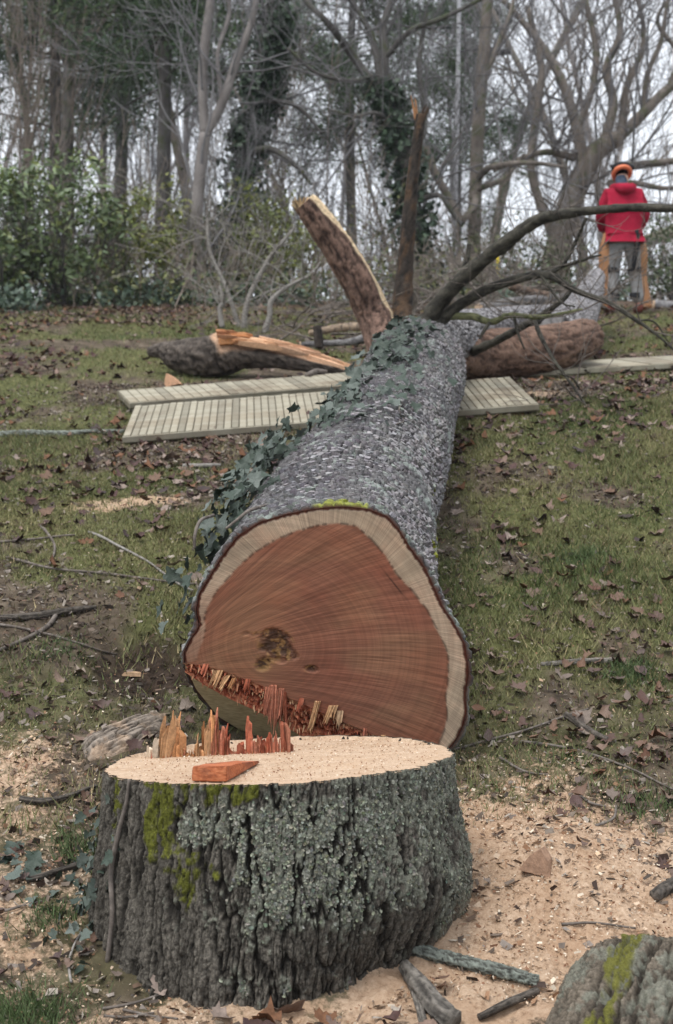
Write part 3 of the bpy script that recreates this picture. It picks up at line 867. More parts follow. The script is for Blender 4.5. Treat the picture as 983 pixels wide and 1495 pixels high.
# torn hinge band across the butt
def line_uv(pts, n): 
    uv = np.array([to_face(*p) for p in pts]); L = np.concatenate([[0], np.cumsum(np.linalg.norm(np.diff(uv, axis=0), axis=1))])
    t = np.linspace(0, L[-1], n); return np.stack([np.interp(t, L, uv[:, 0]), np.interp(t, L, uv[:, 1])], -1)
NL, NB = 340, 34
la, lb = line_uv(L1, NL), line_uv(L2, NL)
la = la + np.stack([0 * la[:, 0], .010 * (fbm(np.arange(NL) * .22, np.zeros(NL), 33, 3) - .35)], -1)
f = np.linspace(0, 1, NB)
gu = la[None, :, :] * (1 - f)[:, None, None] + lb[None, :, :] * f[:, None, None]
iL = np.broadcast_to(np.arange(NL), (NB, NL)); jB = np.broadcast_to(np.arange(NB)[:, None], (NB, NL))
fib = fbm(iL * .55, jB * .10, 34, 3, .65); rough_ = fbm(iL * .20, jB * .30, 35, 3)
dep = .004 + np.sin(np.pi * np.clip(f * 1.05, 0, 1))[:, None] * (.034 * (1.1 - 1.6 * rough_) + .030 * (fib - .5))
dep[0] = -.001; 
cc = (np.array([.27, .068, .036]) + (np.array([.56, .22, .12]) - np.array([.27, .068, .036])) * sstep(.35, .75, .5 * fib + .7 * rough_ - .1)[..., None])
edge_t = sstep(.25, 0, f)[:, None, None] * sstep(.35, .6, fbm(iL * .1, jB * .0, 36, 2))[..., None]
cc = cc * (1 - .8 * edge_t) + np.array([.46, .27, .15]) * .8 * edge_t
ii, jj = np.meshgrid(np.arange(NB - 1), np.arange(NL - 1), indexing='ij'); a_ = ii * NL + jj
mb = MB(); mb.add(face_pt(gu[..., 0], gu[..., 1], dep).reshape(-1, 3), np.stack([a_, a_ + 1, a_ + NL + 1, a_ + NL], -1).reshape(-1, 4), col=cc.reshape(-1, 3))
hinge = build(mb, 'torn_hinge', M['splinter_wood'], tree, smooth=False)
# ragged fibres of the hinge too fine to pick apart
mb = MB()
for q in range(420):
    t = RNG.uniform(.03, .97); kx = int(t * (NL - 1)); fb = RNG.uniform(0, .9)
    p = la[kx] * (1 - fb) + lb[kx] * fb
    w = RNG.uniform(.0012, .0042); hh = RNG.uniform(.006, .026)
    base_ = face_pt(p[0], p[1], RNG.uniform(.0, .012))
    d = unit(-EA * RNG.uniform(.2, 1) - EU * RNG.uniform(.2, 1.0) + ER * RNG.normal(0, .25)); sdv = unit(np.cross(d, EA + .3 * EU))
    tip = base_ + d * hh
    c_ = np.array([(.46, .21, .115), (.34, .10, .055), (.26, .07, .04), (.5, .30, .17)][RNG.integers(0, 4)])
    mb.add([base_ - sdv * w, base_ + sdv * w, tip + sdv * w * .3, tip - sdv * w * .3, base_ + EA * w], [[0, 1, 2, 3]], [[0, 4, 3], [4, 1, 2], [4, 2, 3]], col=c_)
build(mb, 'fibres', M['splinter_wood'], hinge, smooth=False, kind='stuff')
# hanging slivers on the butt: (top px, bottom px, width px, tint)
for q, (x0, y0, x1, y1, w, tint) in enumerate([(318, 983, 310, 1003, 13, TAN), (330, 990, 322, 1004, 9, TAN), (341, 994, 338, 1003, 6, ORG), (399, 1005, 396, 1074, 11, PINK), (392, 1008, 388, 1040, 9, PINK), (410, 1010, 405, 1062, 10, PINK), (415, 1015, 419, 1072, 6, RED),
                                               (463, 1028, 452, 1070, 9, TAN), (486, 1034, 478, 1054, 14, TAN), (496, 1042, 494, 1060, 10, (.5, .33, .2)), (533, 1068, 531, 1083, 5, PINK), (560, 1078, 562, 1088, 7, TAN), (300, 974, 296, 986, 7, RED), (362, 996, 359, 1010, 7, RED), (440, 1024, 437, 1036, 8, RED)]):
    a = face_pt(*to_face(x0 - w / 2, y0), -.004); b2 = face_pt(*to_face(x0 + w / 2, y0), -.004); tip = face_pt(*to_face(x1, y1), -.022)
    mid = (a + b2) / 2; ln = np.linalg.norm(tip - mid); upd = unit(tip - mid)
    splinter(hinge, a, b2, ln * .92, 0., .010, tint, 3 if w > 8 else 2, 300 + q, up=upd)

# slanting notch cut below the hinge
NL2 = 160
thl = np.linspace(math.atan2(vR, uR), math.atan2(vL, uL) , NL2)
thl = np.linspace(math.atan2(vL, uL) + (2 * np.pi if math.atan2(vL, uL) < 0 else 0), math.atan2(vR, uR) + 2 * np.pi, NL2)
rl = outline(thl) * .985; ul, vl = rl * np.cos(thl), rl * np.sin(thl)
low = face_pt(ul, vl, below(ul, vl) - .002)
hl_ = line_uv(L2[::-1], NL2); hi = face_pt(hl_[:, 0], hl_[:, 1], .004 + .55 * below(hl_[:, 0], hl_[:, 1]))
f = np.linspace(0, 1, 24)[:, None, None]
nv = hi[None] * (1 - f) + low[None] * f
ii, jj = np.meshgrid(np.arange(23), np.arange(NL2 - 1), indexing='ij'); a_ = ii * NL2 + jj
mb = MB(); mb.add(nv.reshape(-1, 3), np.stack([a_, a_ + NL2, a_ + NL2 + 1, a_ + 1], -1).reshape(-1, 4))
build(mb, 'notch_face', M['notch_wood'], tree)
# ------------------------------------------------------------------ limbs of the felled tree
def pxl(lst):
    """[(px, py, distance, radius px)] -> world points and radii"""
    a = np.array(lst, float)
    return P(a[:, 0], a[:, 1], a[:, 2]), a[:, 3] * a[:, 2] / F

def limb(lst, name, parent, dark, light, sides=14, n=40, rough=.1, seed=1, wood=None, woodcol=(.62, .45, .25), ridge=(26, 5), amp=.12, mat='limb_bark'):
    p, r = pxl(lst) if not isinstance(lst, tuple) else lst
    p4 = catmull(np.column_stack([p, r]), n); p, r = p4[:, :3], p4[:, 3]
    tan = unit(np.gradient(p, axis=0)); ref = np.array([0, 1., 0])
    if abs(unit(p[-1] - p[0])[1]) > .8: ref = np.array([1., 0, 0])
    e1 = unit(np.cross(tan, np.broadcast_to(ref, tan.shape))); e2 = np.cross(tan, e1)
    th = np.linspace(0, 2 * np.pi, sides, endpoint=False)
    L = np.concatenate([[0], np.cumsum(np.linalg.norm(np.diff(p, axis=0), axis=1))])[:, None]
    A = np.broadcast_to(th, (n, sides))
    rm_ = r.mean()
    Aq = np.mod(A - 1.5 * np.pi, 2 * np.pi) * rm_
    wq = fbm(Aq * ridge[0] * .5 + 7, L * ridge[1] * 1.5, seed + 3, 2) * 1.2
    n1 = fbm(Aq * ridge[0] + wq, L * ridge[1] + 0 * A, seed, 3); n2 = fbm(Aq * ridge[0] * 2.1 + wq, L * ridge[1] * 2.2 + 0 * A, seed + 7, 3)
    rg = sstep(.0, .10, np.abs(n1 - .5)) * (.45 + .55 * sstep(0, .09, np.abs(n2 - .5)))
    cid = np.clip(1.6 * fbm(Aq * ridge[0] * .8, L * ridge[1] * 1.3, seed + 11, 3) - .3, 0, 1)
    big = fbm(np.cos(A) * 1.6 + L * 1.7, np.sin(A) * 1.6 + L * 2.1 + 9, seed + 1, 3) - .5
    rr = r[:, None] * (1 + rough * 2 * big + amp * (rg - .6) )
    col = np.asarray(dark) + (np.asarray(light) - np.asarray(dark)) * np.clip(rg * (.5 + .6 * cid) + .3 * big, 0, 1.1)[..., None]
    if wood is not None:
        wm, dr = wood(A, np.broadcast_to(L / L[-1], A.shape))
        rr = rr * (1 - dr)
        wc = np.asarray(woodcol) * (.7 + .6 * fbm(A * 7, L * 9, seed + 5, 3))[..., None]
        col = col * (1 - wm[..., None]) + wc * wm[..., None]
    V = p[:, None] + rr[..., None] * (np.cos(A)[..., None] * e1[:, None] + np.sin(A)[..., None] * e2[:, None])
    i, j = np.meshgrid(np.arange(n - 1), np.arange(sides), indexing='ij')
    a = i * sides + j; b = i * sides + (j + 1) % sides
    Q = np.stack([a, b, b + sides, a + sides], -1).reshape(-1, 4)
    k = np.arange(sides); k2 = (k + 1) % sides
    T = np.vstack([np.stack([np.full(sides, n * sides), k2, k], -1), np.stack([np.full(sides, n * sides + 1), (n - 1) * sides + k, (n - 1) * sides + k2], -1)])
    mb = MB()
    ec = np.asarray(woodcol) if wood is not None else np.asarray(light)
    mb.add(np.vstack([V.reshape(-1, 3), p[0], p[-1]]), Q, T, col=np.vstack([col.reshape(-1, 3), ec, ec]))
    return build(mb, name, M[mat], parent)

BRD, BRL = (.030, .017, .012), (.215, .130, .092)
GRD, GRL = (.05, .046, .044), (.235, .222, .218)
# heavy limb lying to the right: brown plates, then grey scaly bark turning uphill
lb1 = limb([(606, 526, 9.3, 30), (640, 512, 9.9, 33), (690, 517, 10.4, 37), (760, 514, 10.7, 35), (820, 505, 11.0, 33), (858, 492, 11.3, 27)], 'limb', tree, (.055, .032, .023), (.22, .135, .096), 64, 120, .035, 3, ridge=(34, 4.0), amp=.09)
limb([(815, 494, 11.3, 31), (836, 472, 11.9, 29), (852, 446, 12.8, 23), (864, 422, 13.8, 16), (871, 404, 14.6, 11)], 'limb', tree, GRD, GRL, 30, 60, .12, 5, ridge=(45, 22), amp=.2)
limb([(606, 520, 9.3, 40), (660, 494, 10.2, 36), (720, 474, 11.0, 22), (770, 462, 11.8, 14), (820, 455, 12.6, 9)], 'limb', tree, GRD, GRL, 28, 50, .15, 6, ridge=(40, 20), amp=.2)
def scales_on(lst, parent, seed, ds=.034, da=.030, col=(.27, .255, .258)):
    """loose bark plates along a limb, like those on the trunk"""
    p, r = pxl(lst); p4 = catmull(np.column_stack([p, r]), 200); rg = np.random.default_rng(seed)
    L = np.concatenate([[0], np.cumsum(np.linalg.norm(np.diff(p4[:, :3], axis=0), axis=1))]); tn = unit(np.gradient(p4[:, :3], axis=0))
    e1 = unit(np.cross(tn, [0, 1., 0])); e2 = np.cross(tn, e1); S_, A_ = [], []
    for q, s_ in enumerate(np.arange(.02, L[-1], ds)):
        n_ = max(6, int(2 * np.pi * np.interp(s_, L, p4[:, 3]) / da)); A_ += list(np.arange(n_) * 2 * np.pi / n_ + .5 * (q % 2) + rg.normal(0, .05, n_)); S_ += list(s_ + rg.uniform(-.012, .012, n_))
    S_, A_ = np.array(S_), np.array(A_); K = len(S_); idx = np.clip(np.searchsorted(L, S_), 0, 199)
    nr = np.cos(A_)[:, None] * e1[idx] + np.sin(A_)[:, None] * e2[idx]; ax = tn[idx]; ct = np.cross(ax, nr); c_ = p4[idx, :3] + nr * (p4[idx, 3] * 1.03)[:, None]
    Lq = rg.uniform(.012, .024, K); an = np.linspace(0, 2 * np.pi, 6, endpoint=False)[None] + rg.uniform(-.25, .25, (K, 6)); h_ = rg.uniform(.001, .014, (K, 6))
    top = c_[:, None] + (Lq[:, None] * np.cos(an))[..., None] * ax[:, None] + (.65 * Lq[:, None] * np.sin(an))[..., None] * ct[:, None] + h_[..., None] * nr[:, None]
    V = np.concatenate([c_[:, None] + .008 * nr[:, None], top, top - .02 * nr[:, None]], 1); b = np.arange(K)[:, None] * 13; j = np.arange(6)[None]; j2 = (j + 1) % 6
    mb = MB(); mb.add(V.reshape(-1, 3), np.stack([b + 1 + j, b + 7 + j, b + 7 + j2, b + 1 + j2], -1).reshape(-1, 4), np.stack([b + 0 * j, b + 1 + j, b + 1 + j2], -1).reshape(-1, 3),
                      col=np.repeat(np.asarray(col) * rg.uniform(.55, 1.2, (K, 1)), 13, 0))
    return build(mb, 'bark_scales', M['log_bark'], parent, smooth=False, kind='stuff')
limbs_ = [q for q in C.objects if q.parent == tree and q.name.startswith('limb')]
scales_on([(815, 494, 11.3, 31), (836, 472, 11.9, 29), (852, 446, 12.8, 23), (864, 422, 13.8, 16), (871, 404, 14.6, 11)], limbs_[1], 71)
scales_on([(606, 520, 9.3, 40), (660, 494, 10.2, 36), (720, 474, 11.0, 22), (770, 462, 11.8, 14), (820, 455, 12.6, 9)], limbs_[2], 72)
# snapped limb leaning left with a strip of bare pale wood
def wood1(A, t):
    ctr = R(166); d = np.abs(np.angle(np.exp(1j * (A - ctr))))
    w = sstep(.66, .46, d + .35 * (fbm(t * 14, A * 2, 7, 2) - .5) - .5 * sstep(.72, 1, t)) * sstep(.02, .12, t)
    return w, .20 * w
tip1 = limb([(592, 540, 9.35, 26), (568, 510, 9.75, 28), (550, 462, 9.9, 28), (522, 405, 9.85, 27), (488, 350, 9.8, 25), (458, 308, 9.75, 22), (446, 294, 9.73, 19)], 'limb', tree, (.035, .020, .015), (.225, .140, .105), 48, 110, .07, 8, wood1, (.60, .46, .29), ridge=(45, 6), amp=.10)
for q, (a, b, h, ln) in enumerate([(432, 442, 15, -2), (438, 450, 18, 6), (447, 458, 17, 9), (455, 466, 11, 5), (432, 440, 9, -8)]):
    splinter(tip1, P(a, 303 + (a - 432) * .25, 9.72), P(b, 303 + (b - 432) * .25, 9.72), h * 9.7 / F, ln * 9.7 / F, .06, (.50, .37, .22), 4, 500 + q)
# dead upright stub, dark with flaking patches
def wood2(A, t):
    return sstep(.50, .60, fbm(A * 1.5, t * 22, 9, 3)) * .7 * (1 - .3 * t), 0 * A
st2 = limb([(598, 520, 9.4, 12), (588, 470, 9.9, 14), (590, 420, 10.0, 13), (595, 350, 10.0, 10.5), (602, 270, 10.0, 9), (610, 205, 10.0, 8), (615, 168, 10.0, 7.5)], 'limb', tree, (.012, .010, .008), (.050, .038, .030), 18, 70, .14, 12, wood2, (.10, .056, .028), ridge=(30, 14), amp=.15)
splinter(st2, P(605, 172, 10), P(611, 172, 10), 34 * 10 / F, -5 * 10 / F, .03, (.34, .17, .08), 2, 520)
splinter(st2, P(612, 172, 10), P(622, 172, 10), 17 * 10 / F, 7 * 10 / F, .03, (.06, .04, .03), 3, 521)
limb([(598, 462, 10.05, 6), (606, 440, 10.05, 5), (604, 425, 10.05, 2)], 'limb', tree, (.10, .08, .06), (.30, .26, .21), 8, 14, .1, 14)
# live branches arching to the right
B1D, B1L = (.016, .014, .011), (.085, .078, .060)
br = [[(608, 525, 9.25, 14), (616, 492, 9.5, 14), (624, 468, 9.6, 13), (655, 428, 9.5, 11.5), (700, 385, 9.3, 10.5), (750, 345, 9.1, 9.5), (790, 320, 9.0, 8.5), (850, 309, 8.8, 6.5), (920, 303, 8.6, 6.5), (985, 304, 8.4, 5.5), (1060, 300, 8.2, 4)],
      [(612, 525, 9.3, 10), (624, 494, 9.5, 9.5), (642, 470, 9.6, 8.5), (680, 440, 9.5, 7.5), (730, 416, 9.3, 7), (795, 401, 9.1, 5.5), (840, 424, 9.0, 4.2), (890, 443, 8.9, 3.6), (925, 465, 8.8, 3), (958, 488, 8.75, 2), (990, 516, 8.7, 1.4)],
      [(795, 401, 9.1, 4.5), (822, 387, 9.1, 3), (842, 350, 9.1, 2.6), (856, 318, 9.0, 2.4)],
      [(818, 390, 9.1, 2.6), (850, 380, 9.1, 2.3), (878, 372, 9.1, 1.5)],
      [(655, 462, 9.6, 6), (690, 462, 9.5, 5.5), (718, 470, 9.45, 5), (745, 460, 9.4, 4.5), (790, 463, 9.3, 3.5), (850, 452, 9.3, 2)],
      [(690, 514, 10.0, 7), (730, 495, 9.8, 6), (775, 470, 9.6, 5), (820, 440, 9.5, 3.5), (838, 420, 9.5, 2)],
      [(780, 466, 9.55, 3.6), (790, 492, 9.4, 3.2), (812, 530, 9.2, 2.6), (838, 566, 9.1, 2.2), (858, 596, 9.0, 1.6)],
      [(674, 398, 9.4, 4), (683, 375, 9.4, 3.4), (685, 356, 9.4, 2.8)],
      [(750, 458, 9.4, 2.4), (756, 485, 9.35, 2), (766, 510, 9.35, 1.2)],
      [(716, 470, 9.45, 3), (706, 484, 9.4, 2.6), (700, 495, 9.4, 1.2)],
      [(760, 338, 9.1, 6), (740, 362, 9.15, 5), (725, 373, 9.2, 3)],
      [(928, 468, 8.8, 1.8), (955, 470, 8.8, 1.3), (975, 498, 8.8, .9)],
      [(790, 402, 9.1, 2), (818, 440, 9.0, 1.6), (840, 448, 9.0, 1)],
      [(846, 566, 9.05, 1.8), (835, 552, 9.0, 1.4), (815, 545, 9.0, .8)]]
for q, l in enumerate(br):
    limb(l, 'branch', tree, B1D if q not in (4,) else (.06, .065, .03), B1L if q not in (4,) else (.20, .20, .10), 12 if q < 2 else 7, 70 if q < 2 else 30, .10, 20 + q, ridge=(60, 18), amp=.25)
tw = Twigs(); rnd = random.Random(5)
for l in br[:7]:
    p, r = pxl(l)
    for q in range(10):
        t = rnd.uniform(.3, 1) * (len(p) - 1); i = min(int(t), len(p) - 2); s_ = p[i] + (p[i + 1] - p[i]) * (t - i)
        d = Vector((rnd.gauss(0, .6), rnd.gauss(-.1, .5), rnd.gauss(.25, .5)))
        grow(tw, s_, d, rnd.uniform(.15, .45), .0045, 1, rnd, .05, 2, .7, .6, .3, rmin=.0016)
mb = MB(); tw.into(mb, 4)
build(mb, 'twigs', M['twig'], tree, kind='stuff')

# ------------------------------------------------------------------ ivy
def leaf_mesh(name, pts, fold=.15, curl=.2, seed=0):
    """flat lobed outline with a centre spine, folded and curled; unit length along +y"""
    rnd = np.random.default_rng(seed)
    half = np.array(pts, float)
    left = half[::-1][:-1] * [-1, 1] if half[-1][0] != 0 else half[::-1] * [-1, 1]
    rim = [tuple(p) for p in half] + [(-x, y) for x, y in half[::-1] if abs(x) > 1e-6]
    rim = np.array(rim) + rnd.normal(0, .015, (len(rim), 2))
    V = [(0, .15), (0, .5)]
    V = np.vstack([[0, .42], rim])
    z = fold * np.abs(V[:, 0]) + curl * ((V[:, 1] - .45) ** 2) * 1.3 + .06 * np.sin(V[:, 1] * 9 + seed) * V[:, 0] * 3 + rnd.normal(0, .02 + .03 * abs(curl), len(V))
    n = len(rim)
    T = [(0, 1 + i, 1 + (i + 1) % n) for i in range(n)]
    mb = MB(); mb.add(np.column_stack([V, z]), None, T)
    return mb
IVY = [(0, 0), (.10, -.06), (.30, -.08), (.48, .10), (.34, .24), (.56, .42), (.36, .50), (.22, .62), (.14, .84), (0, 1.02)]
ivy_m = []
for q in range(4):
    me = leaf_mesh('ivy_leaf', IVY, .12 + .1 * q / 4, -.25 + .1 * q, q).mesh('ivy_leaf', True); me.materials.append(M['ivy_leaf']); ivy_m.append(me)

def put_leaf(name, me, parent, pos, nrm, heading, size, rnd, jit=.35):
    z = (Vector(nrm).normalized() + rvec(rnd) * jit).normalized()
    y = Vector(heading); y = (y - z * y.dot(z))
    y = y.normalized() if y.length > 1e-4 else z.orthogonal().normalized()
    x = y.cross(z)
    m = Matrix((x, y, z)).transposed().to_4x4()
    m.translation = Vector(pos)
    o = bpy.data.objects.new(name, me); C.objects.link(o)
    if parent is not None: o.parent = parent
    o.matrix_world = m @ Matrix.Diagonal((size, size, size, 1))
    return o

def ivy_on_trunk(label, th_rng, s_rng, n, off, seed, shape=None, size=(.045, .085)):
    v = thing('ivy', label, 'ivy')
    rnd = random.Random(seed)
    ns = 0
    stem = MB(); nstem = 0
    while ns < n:
        t = rnd.uniform(0, 1); ss = s_rng[0] + (s_rng[1] - s_rng[0]) * t
        tc, tw_ = shape(t) if shape else ((th_rng[0] + th_rng[1]) / 2, (th_rng[1] - th_rng[0]) / 2)
        tt = R(rnd.gauss(tc, tw_ * .5))
        if vn(np.array(tt * 5.), np.array(ss * 3.2), seed) < .36: continue
        a = np.array([tt]); b = np.array([ss]); o = rnd.uniform(*off)
        p = trunk_pt(a, b, .02 + o + 0 * a)[0]; c0 = A0 + ss * EA
        nr = unit(p - c0); nr2 = unit(nr + np.array([0, -.35, .25]) + .3 * np.array([rnd.gauss(0, 1) for _ in range(3)]))
        hd = Vector(-EA) * .3 + rvec(rnd) * 1.0 - Vector((0, 0, .3))
        put_leaf('ivy_leaf', ivy_m[rnd.randrange(4)], v, p, nr2, hd, rnd.uniform(*size), rnd, .6)
        if nstem < 26 and rnd.random() < .3:
            q = [trunk_pt(a + rnd.uniform(-.1, .1) * k_, b + .10 * k_, .012 + 0 * a)[0] for k_ in range(4)]
            stem.tube(q, .003, 5, 10); nstem += 1
        ns += 1
    build(stem, 'stems', M['twig'], v, kind='stuff')
    return v
ivy_on_trunk('dark ivy sprawling along the top left of the felled trunk', (85, 140), (1.5, 4.4), 285, (0, .05), 3, lambda t: (108 - 10 * min(1, t * 1.5), 44 - 4 * t), (.035, .078))
ivy_on_trunk('thick grey green ivy clump bulging beside the left edge of the sawn butt', (140, 190), (.10, 1.7), 295, (.0, .13), 7, lambda t: (166 - 18 * t, 26 - 4 * t), (.032, .070))

def vine(parent, pts, r, name='stem', mat='twig'):
    mb = MB(); mb.tube(pts, r, 7, 40, .15, 4); return build(mb, name, M[mat], parent)
vy = thing('vine_stem', 'bare pale vine stem looping off the bark left of the butt', 'vine')
vine(vy, [P(392, 737, 4.9), P(365, 745, 4.75), P(345, 760, 4.68), P(330, 772, 4.66)], [.006, .006, .005, .004])
vine(vy, [P(312, 752, 5.0), P(293, 760, 4.9), P(285, 780, 4.85), P(284, 800, 4.85)], [.006, .006, .006, .005])

def stump_pt(px, z, off=0.):
    x = (px - 491.5) / F * 3.75
    c_ = np.clip((x - SX) / .49, -.999, .999); t = -np.arccos(c_)
    rr_ = float(stump_r(np.array(t), np.array(z))) + off
    return np.array([SX + rr_ * math.cos(t), SY + rr_ * math.sin(t), z])
vs_ = thing('vine_stem', 'old ivy stem climbing the left side of the stump bark', 'vine')
vine(vs_, [stump_pt(190, .54, .012), stump_pt(187, .48, .012), stump_pt(180, .40, .014), stump_pt(176, .30, .014), stump_pt(184, .2, .014), stump_pt(182, .08, .012)], [.004, .005, .0065, .007, .0065, .007])
iv2 = thing('ivy', 'dark ivy leaves clinging low around the left base of the stump', 'ivy')
rnd = random.Random(31)
for q in range(95):
    t = R(rnd.uniform(-214, -142)); z = rnd.triangular(.0, .52, .12)
    rr_ = float(stump_r(np.array(t), np.array(z))) + rnd.uniform(.0, .05 + .07 * (z < .2))
    p = (SX + rr_ * math.cos(t), SY + rr_ * math.sin(t), max(z, float(ground(SX + rr_ * math.cos(t), SY + rr_ * math.sin(t))) + .01))
    put_leaf('ivy_leaf', ivy_m[rnd.randrange(4)], iv2, p, (math.cos(t), math.sin(t) - .4, .4), Vector((0, 0, -1)) + rvec(rnd) * .7, rnd.uniform(.022, .045), rnd, .7)
iv3 = thing('ivy', 'small ivy sprig lying on sawdust at the left edge', 'ivy')
for q in range(16):
    g = G(25 + rnd.gauss(0, 26), 1275 + rnd.gauss(0, 16), .012)
    put_leaf('ivy_leaf', ivy_m[rnd.randrange(4)], iv3, g, (0, -.4, 1), rvec(rnd), rnd.uniform(.03, .06), rnd)

# ------------------------------------------------------------------ wedge on the stump
def top_at(px, row_guess_y):
    x = (px - 491.5) / F * row_guess_y
    return np.array([x, row_guess_y, float(stump_top_z(x, row_guess_y)) + .004])
c0 = top_at(332, 3.50); c1 = top_at(281, 3.535); tipc = top_at(380, 3.80)
wv = c1 - c0; ln = tipc - c0; hgt = .038
tl = c0 + ln; tl2 = c0 + ln + wv * .75
Vw = np.array([c0, c1, c0 + [0, 0, hgt], c1 + [.002, 0, hgt * .95], tl, tl2, tl + [0, 0, .005], tl2 + [0, 0, .005],
               c0 + ln * .45, c1 + ln * .45, c0 + ln * .45 + [0, 0, hgt * .66], c1 + ln * .45 + [0, 0, hgt * .62]])
bm = bmesh.new()
bv = [bm.verts.new(tuple(p)) for p in Vw]
for f_ in ((0, 1, 3, 2), (2, 3, 11, 10), (10, 11, 7, 6), (0, 2, 10, 8), (8, 10, 6, 4), (1, 9, 11, 3), (9, 5, 7, 11), (4, 6, 7, 5), (0, 8, 9, 1), (8, 4, 5, 9)): bm.faces.new([bv[i] for i in f_])
bmesh.ops.recalc_face_normals(bm, faces=bm.faces[:])
bmesh.ops.bevel(bm, geom=bm.edges[:], offset=.0022, segments=2, affect='EDGES')
bmesh.ops.subdivide_edges(bm, edges=bm.edges[:], cuts=2, use_grid_fill=True)
for v_ in bm.verts:
    v_.co += Vector((random.gauss(0, .0005), random.gauss(0, .0005), random.gauss(0, .0005)))
me = bpy.data.meshes.new('felling_wedge'); bm.to_mesh(me); bm.free()
link('felling_wedge', me, M['wedge_wood'], None, 'red orange wooden wedge lying on the sawn stump top', 'wedge')

# ------------------------------------------------------------------ bark slab, wood pieces, foreground log, sticks
def slab(name, px_outline, label, cat, thick, relief, cola, colb, seed, arch=.03, along=(1, .3), mat='limb_bark', dust=0., lift=.01, nx_=60, ny_=40):
    pts = np.array([G(*p, lift) for p in px_outline]); cen = pts.mean(0)
    sl = np.array([1, 0, (float(ground_smooth(cen[0] + .1, cen[1])) - float(ground_smooth(cen[0] - .1, cen[1]))) / .2])
    ex = unit(np.array([along[0], along[1], along[1] * .3])); 
    nrm = unit(np.array([0, -.3, 1.])); ex = unit(ex - nrm * ex.dot(nrm)); ey = np.cross(nrm, ex)
    q = pts - cen; uv = np.stack([q @ ex, q @ ey], -1)
    tt = np.arctan2(uv[:, 1], uv[:, 0]); o = np.argsort(tt); rr_ = np.hypot(uv[:, 0], uv[:, 1])
    tA = np.linspace(-np.pi, np.pi, nx_, endpoint=False); Rr = np.interp(tA, tt[o], rr_[o], period=2 * np.pi) * (1 + .12 * (fbm(tA * 4, tA * 0, seed, 3) - .5))
    fr_ = np.linspace(0, 1, ny_)
    U = fr_[:, None] * (Rr * np.cos(tA))[None]; Vv = fr_[:, None] * (Rr * np.sin(tA))[None]
    hmax = np.abs(uv[:, 1]).max()
    f1, f2, cid = voro(U / .10 + .9 * fbm(U * 10, Vv * 10, seed + 1, 2), Vv / .013 + 1.2 * fbm(U * 8, Vv * 12, seed + 4, 2), seed + 2)
    rg = sstep(.02, .3, f2 - f1) * (.5 + .8 * cid)
    h = arch * (1 - (Vv / hmax) ** 2) + relief * rg + thick
    h = h * (1 - fr_[:, None] ** 8); h[-1] = -.02
    c_ = np.asarray(cola) + (np.asarray(colb) - np.asarray(cola)) * rg[..., None]
    if dust: 
        dm = dust * sstep(.4, .65, fbm(U * 20, Vv * 20, seed + 3, 4))[..., None]; c_ = c_ * (1 - dm) + np.array([.50, .34, .22]) * dm
    X3 = cen + U[..., None] * ex + Vv[..., None] * ey + h[..., None] * nrm
    i, j = np.meshgrid(np.arange(ny_ - 1), np.arange(nx_), indexing='ij'); a = i * nx_ + j; b = i * nx_ + (j + 1) % nx_
    mb = MB(); mb.add(X3.reshape(-1, 3), np.stack([a, a + nx_, b + nx_, b], -1).reshape(-1, 4), col=c_.reshape(-1, 3))
    return build(mb, name, M[mat], None, label=label, cat=cat)
slab('bark_slab', [(118, 1098), (140, 1068), (180, 1045), (222, 1037), (254, 1042), (240, 1065), (205, 1085), (160, 1104), (130, 1112)], 'curved slab of grey ridged bark lying behind the stump on the left', 'bark', .0, .014, (.07, .055, .043), (.26, .215, .175), 5, .03, (1, 1.1), dust=.45, lift=-.012, nx_=160, ny_=60)

def prism(name, base_px, height_px, D, label, cat, tint, seed):
    rnd = np.random.default_rng(seed); pts = [G(*p) for p in base_px]
    cen = np.mean(pts, 0); mb = MB()
    top = cen + [0, .01, height_px * D / F]
    n = len(pts); V = np.vstack([np.array(pts) - [0, 0, .01], (np.array(pts) - cen) * [.5, .5, 0] + cen + np.column_stack([rnd.normal(0, .004, n), rnd.normal(0, .004, n), rnd.uniform(.45, .8, n) * height_px * D / F]), top])
    Q = [[i, (i + 1) % n, n + (i + 1) % n, n + i] for i in range(n)]; T = [[2 * n, n + i, n + (i + 1) % n] for i in range(n)]
    mb.add(V, Q, T, col=np.asarray(tint)); return build(mb, name, M['splinter_wood'], None, smooth=False, label=label, cat=cat)
# standing triangular offcut: a thin wedge of wood
def offcut(name, a, b, apex, th_, D, label, cat, tint, seed=0):
    p = [P(*a, D), P(*b, D), P(*apex, D)]; dv = np.array([.02, th_, 0.])
    mids = [(p[0] * .45 + p[2] * .55) + [-.004, 0, .006], (p[1] * .5 + p[2] * .5) + [.006, 0, .006]]
    fr_ = [p[0], p[1], mids[1], p[2], mids[0]]
    V = np.vstack([fr_, np.array(fr_) + dv])
    mb = MB(); mb.add(V, [[i, (i + 1) % 5, 5 + (i + 1) % 5, 5 + i][::-1] for i in range(5)], [[0, 1, 2], [0, 2, 4], [4, 2, 3], [5, 7, 6], [5, 9, 7], [9, 8, 7]], col=np.asarray(tint))
    return build(mb, name, M['splinter_wood'], None, smooth=False, label=label, cat=cat)
offcut('wood_offcut', (757, 1270), (804, 1282), (789, 1240), .05, G(780, 1276)[1] - .02, 'small triangular brown offcut of wood standing in sawdust right of the stump', 'wood', (.36, .225, .15))
offcut('wood_offcut', (240, 566), (262, 560), (243, 545), .08, G(250, 565)[1] - .02, 'small orange wood chunk on grass below the splintered log', 'wood', (.62, .36, .22))
